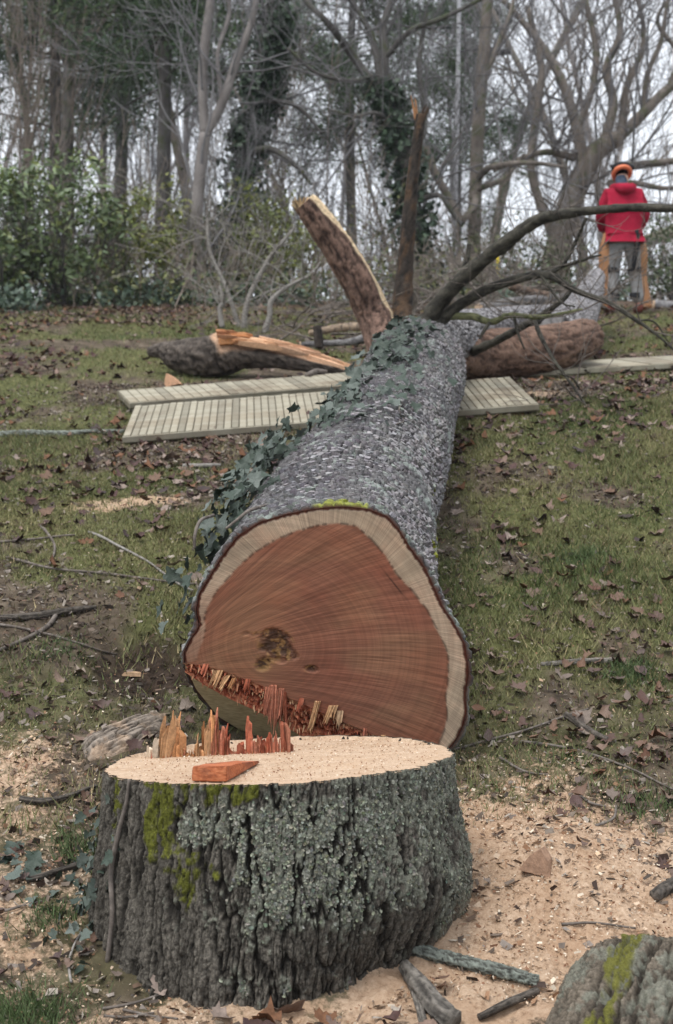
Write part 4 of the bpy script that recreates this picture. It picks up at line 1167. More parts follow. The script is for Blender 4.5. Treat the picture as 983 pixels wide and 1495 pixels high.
offcut('wood_offcut', (176, 987), (205, 988), (190, 981), .04, G(190, 988)[1] - .01, 'thin pale wood sliver lying left of the butt near bare soil', 'wood', (.55, .36, .22))

def ground_log(name, lst, label, cat, mat='twig', sides=10, n=40, rough=.12, seed=1, lift=.6, group=None):
    a = [(G(x, y), r) for x, y, r in lst]
    p = np.array([q for q, _ in a]); r = np.array([rr_ * q[1] / F for q, rr_ in a])
    p4 = catmull(np.column_stack([p, r]), n)
    gz = ground(p4[:, 0], p4[:, 1])
    k_ = min(9, n // 2 * 2 - 1); zz = np.convolve(np.pad(gz, k_ // 2, mode='edge'), np.ones(k_) / k_, 'valid')
    p4[:, 2] = zz + p4[:, 3] * lift + .004
    if max(q[2] for q in lst) >= 4.5:
        dk, lt = {'twig': ((.03, .025, .02), (.13, .11, .092)), 'twig_grey': ((.06, .053, .046), (.24, .215, .185)), 'twig_lichen': ((.045, .042, .036), (.25, .275, .235))}[mat]
        t_ = thing(name, label, cat, group=group)
        limb((p4[:, :3], p4[:, 3]), 'bark', t_, dk, lt, sides + 12, n * 2, rough, seed, ridge=(260, 30) if mat == 'twig_lichen' else (200, 9), amp=.25)
        return t_
    mb = MB(); mb.tube(p4[:, :3], p4[:, 3], sides, None, rough, seed, rs=9)
    return build(mb, name, M[mat], None, label=label, cat=cat, group=group)

# foreground log in the lower right corner: thick furrowed bark with a mossy stripe
def fore_log():
    a = P(905, 1640, 2.75); b = P(965, 1462, 3.42)
    a = np.array([.46, 2.62, -.17]); b = np.array([.775, 3.33, .045])
    ax_ = unit(b - a); e1 = unit(np.cross(ax_, [0, 0, 1.])); e2 = np.cross(e1, ax_)
    n_, m_ = 340, 240; L = np.linalg.norm(b - a) 
    t = np.linspace(0, 1, m_); th_ = np.linspace(-np.pi, np.pi, n_, endpoint=False)
    T_, A_ = np.meshgrid(t, th_, indexing='ij'); S_ = T_ * L; arc_ = A_ * .2
    w_ = (fbm(arc_ * 10, S_ * 5, 301, 3) - .5) * 1.4
    f1, f2, cid = voro(arc_ / .019 + w_, S_ / .11 + w_ * .5, 302)
    n1_ = fbm(arc_ / .030 + w_ * .3, S_ / .24, 311, 3); n2_ = fbm(arc_ / .014 + w_ * .3, S_ / .09, 312, 3)
    rg = sstep(.0, .085, np.abs(n1_ - .5)) * (.35 + .65 * sstep(0, .08, np.abs(n2_ - .5))); cid = np.clip(.4 * cid + 1.1 * (fbm(arc_ * 40, S_ * 14, 313, 3) - .25), 0, 1); fine = fbm(arc_ * 120, S_ * 70, 303, 3) - .5
    g1, g2, _ = voro(arc_ / .012 + w_, S_ / .028, 307); ck = sstep(.02, .3, g2 - g1)
    rr_ = .215 * (1 + .05 * np.cos(2 * A_ + 1)) + .022 * rg * (.6 + .5 * cid) + .006 * fine + .004 * ck
    rr_ = rr_ * (1 - .12 * sstep(.93, 1.0, T_))
    c_ = np.array([.03, .024, .018]) + np.array([.20, .165, .125]) * (rg * (.4 + .7 * cid) * (.5 + .5 * ck))[..., None]
    li = sstep(.50, .62, fbm(arc_ * 22, S_ * 16, 304, 4, .6) + .3 * fine)[..., None]; c_ = c_ * (1 - .55 * li) + np.array([.26, .27, .215]) * .55 * li
    an = np.degrees(A_)
    mo = sstep(.42, .6, np.exp(-((an - 106 + 14 * (fbm(S_ * 6, S_ * 0, 309, 2) - .5)) / 9) ** 2) * sstep(.2, .7, rg) * (.15 + 1.6 * fbm(arc_ * 30, S_ * 10, 305, 3)))[..., None]; c_ = c_ * (1 - mo) + np.array([.15, .145, .032]) * mo
    V = a + S_[..., None] * ax_ + rr_[..., None] * (np.cos(A_)[..., None] * e1 + np.sin(A_)[..., None] * e2)
    i, j = np.meshgrid(np.arange(m_ - 1), np.arange(n_), indexing='ij'); q = i * n_ + j; q2 = i * n_ + (j + 1) % n_
    mb = MB(); mb.add(V.reshape(-1, 3), np.stack([q, q + n_, q2 + n_, q2], -1).reshape(-1, 4), col=c_.reshape(-1, 3))
    lg = thing('log', 'thick bark covered log with a mossy stripe in the lower right corner', 'log')
    build(mb, 'bark', M['stump_bark'], lg)
    for s_, row in ((0, 0), (1, m_ - 1)):
        ring = V[row]; mb = MB(); cen = ring.mean(0)
        mb.add(np.vstack([ring, cen]), None, [[n_, j_, (j_ + 1) % n_] if s_ else [n_, (j_ + 1) % n_, j_] for j_ in range(n_)])
        build(mb, 'cut_end', M['stump_top'], lg)
fore_log()

ground_log('branch', [(568, 1388, 6), (605, 1396, 9), (650, 1408, 10), (710, 1422, 10), (760, 1434, 9), (786, 1440, 8)], 'lichen covered branch lying right of the stump base', 'branch', 'twig_lichen', 12, 60, .22, 3)
ground_log('branch', [(592, 1418, 10), (610, 1448, 14), (632, 1478, 16), (660, 1505, 17)], 'short thick grey stick at the bottom edge right of the stump', 'stick', 'twig_grey', 12, 40, .14, 4)
ground_log('branch', [(604, 1452, 5), (612, 1475, 6), (618, 1500, 6)], 'thin pale stick beside the thick grey one at the bottom edge', 'stick', 'twig_grey', 8, 20, .1, 5)
ground_log('branch', [(700, 1492, 5), (740, 1472, 6), (785, 1452, 5)], 'dark thin stick between the lichen branch and the bottom edge', 'stick', 'twig', 8, 24, .15, 6)
ground_log('branch', [(0, 908, 5), (70, 902, 5.5), (140, 890, 3.5)], 'dark fallen branch reaching in from the left beside the butt', 'branch', 'twig', 9, 40, .12, 7)
ground_log('branch', [(84, 898, 3.5), (70, 918, 3.5), (30, 940, 3), (-8, 957, 3)], 'side branch forking down from the dark branch at left', 'branch', 'twig', 8, 30, .12, 8)
ground_log('branch', [(-5, 640, 5), (60, 637, 5), (120, 636, 4.5), (182, 633, 3)], 'mossy straight branch left of the ribbed boards', 'branch', 'twig_lichen', 9, 40, .12, 9)
ground_log('branch', [(790, 974, 3), (840, 971, 4.5), (905, 968, 4)], 'pale straight stick on grass right of the butt', 'stick', 'twig_grey', 8, 24, .1, 10)
ground_log('branch', [(826, 1048, 5), (850, 1066, 5), (888, 1086, 4)], 'short curved dark stick on leaves right of the butt', 'stick', 'twig', 8, 24, .12, 11)
ground_log('branch', [(955, 1318, 9), (972, 1306, 10), (1000, 1292, 10)], 'stubby dark stick in sawdust at the right edge', 'stick', 'twig', 9, 20, .12, 12)
ground_log('branch', [(268, 684, 4), (300, 684, 4), (322, 682, 3)], 'short grey stick on grass just below the boards', 'stick', 'twig_grey', 7, 16, .1, 13)
ground_log('branch', [(38, 1290, 4), (70, 1283, 4.5), (118, 1265, 4)], 'dark twig on sawdust by the ivy sprig at left', 'twig', 'twig', 7, 20, .15, 14)
ground_log('branch', [(30, 1172, 5), (60, 1176, 5), (100, 1168, 4), (142, 1150, 3)], 'dark forked twig on sawdust left of the stump top', 'twig', 'twig', 7, 24, .2, 15)
thin = [[(130, 777), (170, 800), (215, 822), (250, 850), (282, 868)], [(10, 815), (80, 835), (170, 842), (285, 858)], [(0, 915), (60, 928), (120, 945), (172, 962)], [(0, 796), (60, 790), (110, 784)], [(660, 1102), (740, 1078), (860, 1036)],
        [(760, 1086), (850, 1100), (930, 1130), (985, 1160)], [(820, 1356), (870, 1353), (928, 1360)], [(104, 1442), (101, 1412), (108, 1385), (119, 1364)], [(150, 1478), (200, 1468), (245, 1452)], [(152, 1488), (190, 1490), (225, 1484)],
        [(0, 1338), (40, 1326), (62, 1320)], [(870, 1210), (895, 1200), (900, 1180)], [(60, 770), (80, 800), (72, 830)], [(180, 1480), (215, 1487), (260, 1492)], [(730, 1110), (760, 1128), (800, 1135)], [(840, 1160), (860, 1176), (885, 1182)]]
for q, l in enumerate(thin):
    ground_log('twig', [(x, y, 2.2 - .8 * i / len(l)) for i, (x, y) in enumerate(l)], 'thin bare twig lying loose on the ground around the stump and butt', 'twig', ['twig', 'twig_grey'][q in (0, 7)], 6, 26, .15, 60 + q, 1.2, group='thin twigs scattered on the ground')

# ------------------------------------------------------------------ ribbed ground-protection boards
slat_cache = {}
def board(corner0, corner1, corner3, label, nslat, lift=.03, rail=True):
    p0, p1, p3 = G(*corner0), G(*corner1), G(*corner3)
    for p in (p0, p1, p3): p[2] = float(ground_smooth(p[0], p[1])) + lift
    u = p1 - p0; L = np.linalg.norm(u); u = u / L
    w = p3 - p0; w = w - u * w.dot(u); W = np.linalg.norm(w); w = w / W; nrm = np.cross(u, w)
    if nrm[2] < 0: nrm = -nrm
    rot = np.stack([u, w, nrm], -1)
    cen = p0 + u * L / 2 + w * W / 2
    b = thing('ribbed_board', label, 'board')
    mb = MB(); mb.box((0, 0, -.012), (L, W, .030))
    o = build(mb, 'panel', M['mat_base'], b, smooth=False); mw = Matrix([list(r_) for r_ in rot]).to_4x4(); mw.translation = Vector(cen); o.matrix_world = mw
    step = L / nslat
    key = (round(step, 4), round(W, 3))
    bm = bmesh.new(); bmesh.ops.create_cube(bm, size=1.0)
    for v_ in bm.verts: v_.co = Vector((v_.co.x * step * .91, v_.co.y * W * .995, v_.co.z * .026))
    bmesh.ops.bevel(bm, geom=[e_ for e_ in bm.edges], offset=.004, segments=1, affect='EDGES')
    me = bpy.data.meshes.new('slat'); bm.to_mesh(me); bm.free(); me.materials.append(M['mat_board'])
    for q in range(nslat):
        s_ = bpy.data.objects.new('slat', me); C.objects.link(s_); s_.parent = b
        m2 = mw.copy(); m2.translation = Vector(cen + u * (-L / 2 + step * (q + .5)) + nrm * (.012 + random.uniform(-.0025, .0025)) + w * random.uniform(-.006, .006)); s_.matrix_world = m2
    for yy_ in ((-.5, -.0, .5) if rail else (-.5, .5)):
        mb = MB(); mb.box((0, 0, 0), (L * 1.002, .022, .034)); o = build(mb, 'rail', M['mat_board'], b, smooth=False)
        m2 = mw.copy(); m2.translation = Vector(cen + w * yy_ * (W + .012) + nrm * (.002 if yy_ else -.004)); o.matrix_world = m2
    return b
board((180, 650), (786, 606), (196, 608), 'long ribbed tan board pinned under the felled trunk, nearer of the two', 54, .035)
board((190, 607), (742, 558), (178, 588), 'ribbed tan board behind the long one, left of the trunk', 44, .06)
board((704, 560), (1130, 534), (712, 547), 'smooth pale board running right from under the brown limb', 9, .05, False)
mb = MB(); mb.tube([G(448, 566, .09), G(462, 562, .095), G(478, 561, .09)], [.022, .03, .02], 8, 14, .3, 8)
build(mb, 'bark_piece', M['twig'], None, label='dark piece of bark lying on the far ribbed board', cat='bark')

# ------------------------------------------------------------------ splintered log left of the trunk
def wood3(A, t):
    d = np.abs(np.angle(np.exp(1j * (A - R(25)))))
    w = sstep(1.25, 1.0, d + .3 * (fbm(t * 18, A * 3, 17, 2) - .5)) * sstep(.345, .37, t + .02 * np.sin(A * 3))
    return w, .45 * w * sstep(.36, .5, t)
bl = thing('splintered_log', 'dark broken log with a long splintered orange tongue, left of the trunk', 'log')
limb([(218, 514, 11.5, 7), (238, 512, 11.45, 13), (262, 519, 11.4, 24), (300, 521, 11.3, 30), (332, 516, 11.25, 31), (360, 513, 11.2, 25), (410, 519, 11.1, 19), (470, 532, 11.0, 13), (528, 548, 10.9, 4)], 'bark', bl, (.028, .022, .018), (.14, .115, .095), 44, 110, .14, 77, wood3, (.58, .38, .25), ridge=(52, 13), amp=.16)
for q, (x0, y0, x1, y1, w_, tint) in enumerate([(322, 500, 372, 493, 16, (.58, .27, .12)), (345, 500, 420, 506, 16, (.66, .40, .24)), (380, 504, 460, 517, 13, (.64, .40, .26)), (420, 512, 500, 532, 10, (.62, .38, .24)), (460, 522, 527, 545, 8, (.60, .36, .22)), (318, 490, 345, 488, 10, (.40, .17, .08))]):
    a, b_2 = P(x0, y0, 11.05), P(x0, y0 - w_ * .6, 11.2); tip = P(x1, y1, 10.95 if q else 11.05)
    upd = unit(tip - (a + b_2) / 2)
    splinter(bl, a, b_2, np.linalg.norm(tip - (a + b_2) / 2) * .9, 0, .05, tint, 4, 600 + q, up=upd)
ps = thing('log', 'small dark upright snag behind the splintered tongue', 'log')
limb([(466, 508, 11.9, 6), (465, 492, 11.9, 6.5), (463, 476, 11.9, 6)], 'bark', ps, (.02, .016, .013), (.07, .055, .045), 12, 14, .15, 78)
# ------------------------------------------------------------------ worker in a red hoodie, seen from behind
def skin_mesh(name, verts, edges, radii, root=0, sub=2):
    me = bpy.data.meshes.new(name); me.from_pydata(verts, edges, [])
    o = bpy.data.objects.new(name, me); C.objects.link(o)
    o.modifiers.new('skin', 'SKIN'); 
    if not me.skin_vertices: 
        bpy.context.view_layer.objects.active = o
    sv = me.skin_vertices[0].data
    for i, r_ in enumerate(radii):
        sv[i].radius = r_ if isinstance(r_, tuple) else (r_, r_)
        sv[i].use_root = (i == root)
    sm = o.modifiers.new('sub', 'SUBSURF'); sm.levels = sm.render_levels = sub
    dg = bpy.context.evaluated_depsgraph_get()
    me2 = bpy.data.meshes.new_from_object(o.evaluated_get(dg))
    bpy.data.objects.remove(o); me2.name = name
    me2.polygons.foreach_set('use_smooth', np.ones(len(me2.polygons), bool))
    return me2
def flat_mat(name, a, b, scale=12, rough=.85, bump=.3):
    k = NT(name, rough, .2); nz = k.noise(scale, 5); k.bump(nz, bump, .02); return k.color(k.ramp(nz, [(.3, a), (.7, b)]))
M['hoodie'] = flat_mat('hoodie', (.22, .006, .022), (.36, .010, .038), 7, .9, .5)
M['trousers'] = flat_mat('trousers', (.13, .128, .125), (.24, .235, .23), 9)
M['black_cloth'] = flat_mat('black_cloth', (.012, .012, .014), (.03, .03, .033), 12)
M['chaps'] = flat_mat('chaps', (.24, .115, .055), (.38, .20, .10), 10)
M['skin'] = flat_mat('skin', (.45, .27, .19), (.52, .33, .24), 12, .6)
M['helmet'] = flat_mat('helmet', (.62, .16, .07), (.72, .22, .11), 4, .4, .05)
M['blue_cloth'] = flat_mat('blue_cloth', (.03, .045, .07), (.08, .10, .14), 20)
M['boot'] = flat_mat('boot', (.09, .025, .018), (.16, .05, .035), 12)
pw = thing('person', 'worker in red hoodie, grey trousers and tan chaps standing uphill with his back turned', 'person')
feet = G(915, 458); py_ = 16.4; px_ = (914 - 491.5) / F * py_; pz_ = float(ground(px_, py_))
def setp(o):
    o.parent = pw; o.location = (px_, py_, pz_); return o
hp = .95
vb = [(0, 0, .95), (0, .01, 1.15), (0, .02, 1.36), (0, .05, 1.47), (0, .085, 1.56), (0, .10, 1.66), (-.19, .03, 1.40), (-.275, .06, 1.14), (-.17, .27, 1.00), (.19, .03, 1.40), (.275, .06, 1.14), (.17, .27, 1.00),
      (-.11, 0, .88), (-.125, .03, .48), (-.15, -.02, .10), (-.16, .12, .04), (.11, 0, .88), (.13, .03, .48), (.165, -.02, .10), (.18, .12, .04), (-.12, .36, .97), (.12, .36, .97)]
eb = [(0, 1), (1, 2), (2, 3), (3, 4), (4, 5), (2, 6), (6, 7), (7, 8), (2, 9), (9, 10), (10, 11), (0, 12), (12, 13), (13, 14), (14, 15), (0, 16), (16, 17), (17, 18), (18, 19), (8, 20), (11, 21)]
rb = [.14, .14, .14, .06, .075, .09, .065, .05, .035, .065, .05, .035, .085, .06, .045, .04, .085, .06, .045, .04, .03, .03]
setp(link('body', skin_mesh('body', vb, eb, rb), M['skin']))
# fingers gripping in front of the body
for s_ in (-1, 1):
    for q in range(5):
        x0 = s_ * (.12 - .018 * q); bm_ = MB(); zq = .985 - .008 * q if q < 4 else 1.0
        ln_ = (.075, .085, .08, .065, .05)[q]
        bm_.tube([(px_ + x0, py_ + .36, pz_ + zq), (px_ + x0 - s_ * .015, py_ + .36 + ln_ * .6, pz_ + zq - .012), (px_ + x0 - s_ * .03, py_ + .36 + ln_ * .8, pz_ + zq - .045)], [.0095, .009, .008], 7, 8)
        build(bm_, 'finger', M['skin'], pw)
hood = setp(link('hoodie', skin_mesh('hoodie', [(0, .0, .90), (0, 0, 1.0), (0, .01, 1.18), (0, .02, 1.36), (0, .03, 1.45), (-.17, .03, 1.385), (-.26, .05, 1.15), (-.20, .25, 1.01), (.17, .03, 1.385), (.26, .05, 1.15), (.20, .25, 1.01)],
     [(0, 1), (1, 2), (2, 3), (3, 4), (3, 5), (5, 6), (6, 7), (3, 8), (8, 9), (9, 10)], [(.21, .16), (.225, .17), (.225, .17), (.20, .15), (.11, .10), (.10, .10), (.078, .078), (.055, .055), (.10, .10), (.078, .078), (.055, .055)], 1), M['hoodie']))
mb = MB(); th_ = np.linspace(0, 2 * np.pi, 18)
mb.tube(np.column_stack([px_ + .115 * np.cos(th_), py_ + .02 + .10 * np.sin(th_), pz_ + 1.475 + .02 * np.sin(th_) ]), .045, 8, 30, .15, 3)
mb.tube([(px_ - .09, py_ - .07, pz_ + 1.46), (px_, py_ - .12, pz_ + 1.42), (px_ + .09, py_ - .07, pz_ + 1.46)], [.05, .065, .05], 10, 14, .1, 5)
h_ = build(mb, 'hood', M['hoodie'], pw)
setp(link('trousers', skin_mesh('trousers', [(0, 0, 1.0), (0, 0, .90), (-.10, 0, .82), (-.125, .03, .48), (-.15, -.02, .10), (.10, 0, .82), (.135, .03, .48), (.165, -.02, .10)], [(0, 1), (1, 2), (2, 3), (3, 4), (1, 5), (5, 6), (6, 7)],
     [(.15, .13), (.165, .14), (.105, .11), (.082, .082), (.072, .072), (.105, .11), (.082, .082), (.072, .072)], 0), M['trousers']))
for s_ in (-1, 1):
    mb = MB(); mb.tube([(px_ + s_ * .155, py_ + .05, pz_ + .93), (px_ + s_ * .19, py_ + .05, pz_ + .70), (px_ + s_ * .19, py_ + .06, pz_ + .45), (px_ + s_ * (.20 + .02 * (s_ > 0)), py_ + .05, pz_ + .22), (px_ + s_ * (.215 + .03 * (s_ > 0)), py_ + .04, pz_ + .06)], [.075, .095, .085, .085, .085], 14, 30, .06, 21 + s_, flat=1.0)
    build(mb, 'chaps', M['chaps'], pw)
    for z_, r_ in ((.50, .088), (.20, .078)):
        mb = MB(); mb.tube([(px_ + s_ * .130, py_ + (.03 if z_ > .3 else -.005), pz_ + z_ - .03), (px_ + s_ * .130, py_ + (.03 if z_ > .3 else -.005), pz_ + z_ + .03)], r_, 16, 5)
        build(mb, 'strap', M['black_cloth'], pw)
    mb = MB(); mb.tube([(px_ + s_ * .155, py_ - .07, pz_ + .06), (px_ + s_ * .16, py_ + .0, pz_ + .055), (px_ + s_ * .17, py_ + .12, pz_ + .045), (px_ + s_ * .18, py_ + .20, pz_ + .035)], [.05, .058, .052, .035], 12, 16, .05, 31)
    build(mb, 'boot', M['boot'], pw)
mb = MB(); mb.tube([(px_ + .115, py_ - .135, pz_ + .94), (px_ + .13, py_ - .125, pz_ + .80), (px_ + .10, py_ - .10, pz_ + .62), (px_ + .10, py_ - .07, pz_ + .52)], [.03, .034, .03, .03], 8, 14); build(mb, 'trouser_panel', M['black_cloth'], pw)
# helmet: dome with brim, ear muffs, neck cloth
def dome(name, c, rx, ry, rz, mat, z0=-.1, tilt=.35):
    mb = MB(); n_, m_ = 22, 12; ph = np.linspace(z0, np.pi / 2 - .001, m_); th_ = np.linspace(0, 2 * np.pi, n_, endpoint=False)
    A_, Bq = np.meshgrid(th_, ph); V = np.stack([rx * np.cos(A_) * np.cos(Bq), ry * np.sin(A_) * np.cos(Bq), rz * np.sin(Bq)], -1)
    ct, st_ = math.cos(tilt), math.sin(tilt); V = np.stack([V[..., 0], V[..., 1] * ct + V[..., 2] * st_, -V[..., 1] * st_ + V[..., 2] * ct], -1) + np.asarray(c)
    i, j = np.meshgrid(np.arange(m_ - 1), np.arange(n_), indexing='ij'); a = i * n_ + j; b = i * n_ + (j + 1) % n_
    mb.add(V.reshape(-1, 3), np.stack([a, b, b + n_, a + n_], -1).reshape(-1, 4)); return build(mb, name, M[mat], pw)
dome('helmet', (px_, py_ + .10, pz_ + 1.655), .112, .130, .10, 'black_cloth')
mb = MB(); mb.tube(np.column_stack([px_ + .096 * np.cos(np.linspace(0, 2 * np.pi, 20)), py_ + .10 + .116 * np.sin(np.linspace(0, 2 * np.pi, 20)), pz_ + 1.660 - .05 * np.sin(np.linspace(0, 2 * np.pi, 20))]), .027, 8, 30); build(mb, 'helmet_band', M['helmet'], pw)
for s_ in (-1, 1):
    mb = MB(); mb.tube([(px_ + s_ * .085, py_ + .06, pz_ + 1.715), (px_ + s_ * .105, py_ + .07, pz_ + 1.72), (px_ + s_ * .118, py_ + .08, pz_ + 1.715)], [.036, .044, .034], 12, 8); build(mb, 'ear_muff', M['black_cloth'], pw)
mb = MB(); mb.tube([(px_ - .10, py_ + .05, pz_ + 1.725), (px_ - .05, py_ + .05, pz_ + 1.755), (px_, py_ + .05, pz_ + 1.765), (px_ + .05, py_ + .05, pz_ + 1.755), (px_ + .10, py_ + .05, pz_ + 1.725)], .026, 10, 14); build(mb, 'muff_band', M['black_cloth'], pw)
mb = MB(); mb.tube([(px_ - .01, py_ + .045, pz_ + 1.49), (px_ - .01, py_ + .06, pz_ + 1.54), (px_ - .01, py_ + .085, pz_ + 1.60)], [.072, .070, .072], 14, 8); build(mb, 'neck_cloth', M['blue_cloth'], pw)
# ------------------------------------------------------------------ turf, sawdust chips, fallen leaves
def clear_of_things(x, y):
    """not inside the stump, the log end or the lower log"""
    ok = np.hypot(x - SX, y - SY) > .50
    ok &= ~((x > .25) & (x < 1.05) & (y < 3.5))
    ax = A0[0] + (y - A0[1]) * (A1[0] - A0[0]) / (A1[1] - A0[1])
    ok &= ~((np.abs(x - ax) < .20) & (y > 4.6) & (y < 10.4))
    return ok

def scatter(n, y0, y1, spread=.33, power=1.0):
    y = np.sqrt(RNG.uniform(y0 ** 2, y1 ** 2, n)) if power == 1.0 else y0 + (y1 - y0) * RNG.uniform(0, 1, n) ** power
    x = RNG.uniform(-1, 1, n) * spread * y
    return x, y

# grass blades: nobody could count them
x1, y1_ = scatter(260000, 4.2, 9.5, .31); x2, y2_ = scatter(150000, 9.5, 17.5, .31)
x, y = np.concatenate([x1, x2]), np.concatenate([y1_, y2_])
dens = turf_mask(x, y) * (1 - .9 * saw_mask(x, y)) * (1 - np.exp(-(((x + .72) / .3) ** 2 + ((y - 5.45) / .3) ** 2)))
tuft = sstep(.52, .72, fbm(x * 2.6, y * 2.6, 121, 3))
keep = (RNG.uniform(0, 1, len(x)) < .06 + .85 * dens + .05 * (y < 5)) & clear_of_things(x, y)
x, y, tuft = x[keep], y[keep], tuft[keep]
# a few lush tufts
tx, ty, tr = [], [], []
for px, py, n_, rad, sc in ((50, 1494, 700, .13, .6), (10, 1494, 500, .12, .6), (925, 985, 420, .11, .7), (110, 1240, 260, .10, .7), (850, 815, 500, .15, .7), (640, 1190, 120, .06, .6), (90, 950, 260, .16, .5), (950, 1180, 240, .12, .6), (70, 1345, 240, .08, .6)):
    c_ = G(px, min(py, 1494)); tx.append(c_[0] + RNG.normal(0, rad * .5, n_)); ty.append(c_[1] + RNG.normal(0, rad * .5, n_)); tr.append(np.full(n_, sc))
nT = sum(map(len, tx)); x = np.concatenate([x] + tx); y = np.concatenate([y] + ty); tuft = np.concatenate([tuft] + tr)
n = len(x); z = ground(x, y) - .004
hgt = RNG.uniform(.012, .034, n) * (1 + .9 * tuft); hgt[-nT:] = RNG.uniform(.03, .085, nT) * np.concatenate(tr)
wid = .0011 + .00028 * y
az = RNG.uniform(0, 2 * np.pi, n); lean = RNG.uniform(.2, 1.1, n) * hgt
p0 = np.stack([x, y, z], -1); dx = np.stack([np.cos(az), np.sin(az), 0 * az], -1); la_ = RNG.uniform(0, 2 * np.pi, n); ld = np.stack([np.cos(la_), np.sin(la_), 0 * la_], -1)
V = np.stack([p0 - dx * wid[:, None], p0 + dx * wid[:, None], p0 + ld * lean[:, None] + np.array([0, 0, 1.]) * hgt[:, None]], 1)
gpatch = fbm(x * 1.3, y * 1.3, 131, 3)[:, None]
gc = np.array([.085, .112, .036]) + (np.array([.225, .205, .092]) - np.array([.085, .112, .036])) * np.clip(gpatch * 1.8 - .45 + RNG.normal(0, .18, (n, 1)), 0, 1)
dry = RNG.uniform(0, 1, n) < .16; gc[dry] = np.array([.27, .215, .115]) * RNG.uniform(.6, 1.2, (dry.sum(), 1))
gc = gc * RNG.uniform(.65, 1.35, (n, 1)); gc[-nT:] = np.array([.075, .110, .040]) * RNG.uniform(.6, 1.4, (nT, 1))
mb = MB(); mb.add(V.reshape(-1, 3), None, np.arange(3 * n).reshape(-1, 3), col=np.repeat(gc, 3, 0))
build(mb, 'grass', M['grass'], kind='stuff', label='short patchy winter grass on the slope', cat='grass')

# sawdust chips
x, y = scatter(150000, 3.0, 6.6, .34)
keep = (RNG.uniform(0, 1, len(x)) < .04 + .8 * saw_mask(x, y)) & clear_of_things(x, y)
x, y = x[keep][:42000], y[keep][:42000]
n = len(x); z = ground(x, y) + RNG.uniform(.002, .012, n)
sz = RNG.uniform(.0014, .0050, n) * (1 + 1.6 * (RNG.uniform(0, 1, n) < .05)); 
d1 = unit(RNG.normal(0, 1, (n, 3)) * [1, 1, .5]); d2 = unit(np.cross(d1, RNG.normal(0, 1, (n, 3))))
p = np.stack([x, y, z], -1); a = d1 * sz[:, None]; b = d2 * (sz * RNG.uniform(.3, .8, n))[:, None]
V = np.stack([p - a - b, p + a - b * .6, p + a * .8 + b, p - a * .7 + b], 1)
pal = np.array([(.62, .47, .34), (.50, .35, .235), (.36, .21, .125), (.70, .60, .47), (.28, .15, .09), (.58, .41, .27)])
mb = MB(); mb.add(V.reshape(-1, 3), np.arange(4 * n).reshape(-1, 4), col=np.repeat(pal[RNG.integers(0, 6, n)] * RNG.uniform(.75, 1.1, (n, 1)), 4, 0))
build(mb, 'sawdust', M['chips'], smooth=False, kind='stuff', label='pale sawdust and chips strewn round the stump', cat='sawdust')
# saw grains on the stump top
n = 2600; t = RNG.uniform(0, 2 * np.pi, n); r_ = SR * .96 * np.sqrt(RNG.uniform(0, 1, n)); x, y = SX + r_ * np.cos(t), SY + r_ * np.sin(t)
p = np.stack([x, y, stump_top_z(x, y) + .003 - .012 * (y > 4.04)], -1); sz = RNG.uniform(.001, .0032, n)
d1 = unit(RNG.normal(0, 1, (n, 3)) * [1, 1, .5]); d2 = unit(np.cross(d1, RNG.normal(0, 1, (n, 3)))); a = d1 * sz[:, None]; b = d2 * sz[:, None] * .6
V = np.stack([p - a - b, p + a - b * .6, p + a * .8 + b, p - a * .7 + b], 1)
mb = MB(); mb.add(V.reshape(-1, 3), np.arange(4 * n).reshape(-1, 4), col=np.repeat(pal[RNG.integers(0, 6, n)], 4, 0))
build(mb, 'saw_grains', M['chips'], stump, smooth=False, kind='stuff')

# soil crumbs, bits of bark and rotting leaf in the bare ground
x, y = scatter(120000, 3.1, 11.0, .33)
keep = (RNG.uniform(0, 1, len(x)) < (.25 + .5 * fbm(x * 2, y * 2, 141, 3)) * (1 - .55 * saw_mask(x, y)) * (1.1 - .8 * turf_mask(x, y))) & clear_of_things(x, y)
x, y = x[keep][:40000], y[keep][:40000]; n = len(x); z = ground(x, y) + RNG.uniform(.0, .014, n)
sz = RNG.uniform(.004, .018, n); d1 = unit(RNG.normal(0, 1, (n, 3)) * [1, 1, .4]); d2 = unit(np.cross(d1, RNG.normal(0, 1, (n, 3)))); p = np.stack([x, y, z], -1)
a = d1 * sz[:, None]; b = d2 * (sz * RNG.uniform(.15, .6, n))[:, None]
V = np.stack([p - a - b, p + a - b * .6, p + a * .8 + b, p - a * .7 + b], 1)
pal2 = np.array([(.06, .045, .035), (.11, .08, .06), (.17, .13, .10), (.24, .20, .17), (.05, .03, .022), (.14, .09, .06), (.34, .29, .24)])
mb = MB(); mb.add(V.reshape(-1, 3), np.arange(4 * n).reshape(-1, 4), col=np.repeat(pal2[RNG.integers(0, 7, n)], 4, 0))
build(mb, 'debris', M['litter'], smooth=False, kind='stuff', label='crumbs of bark and rotten leaf over bare ground', cat='debris')

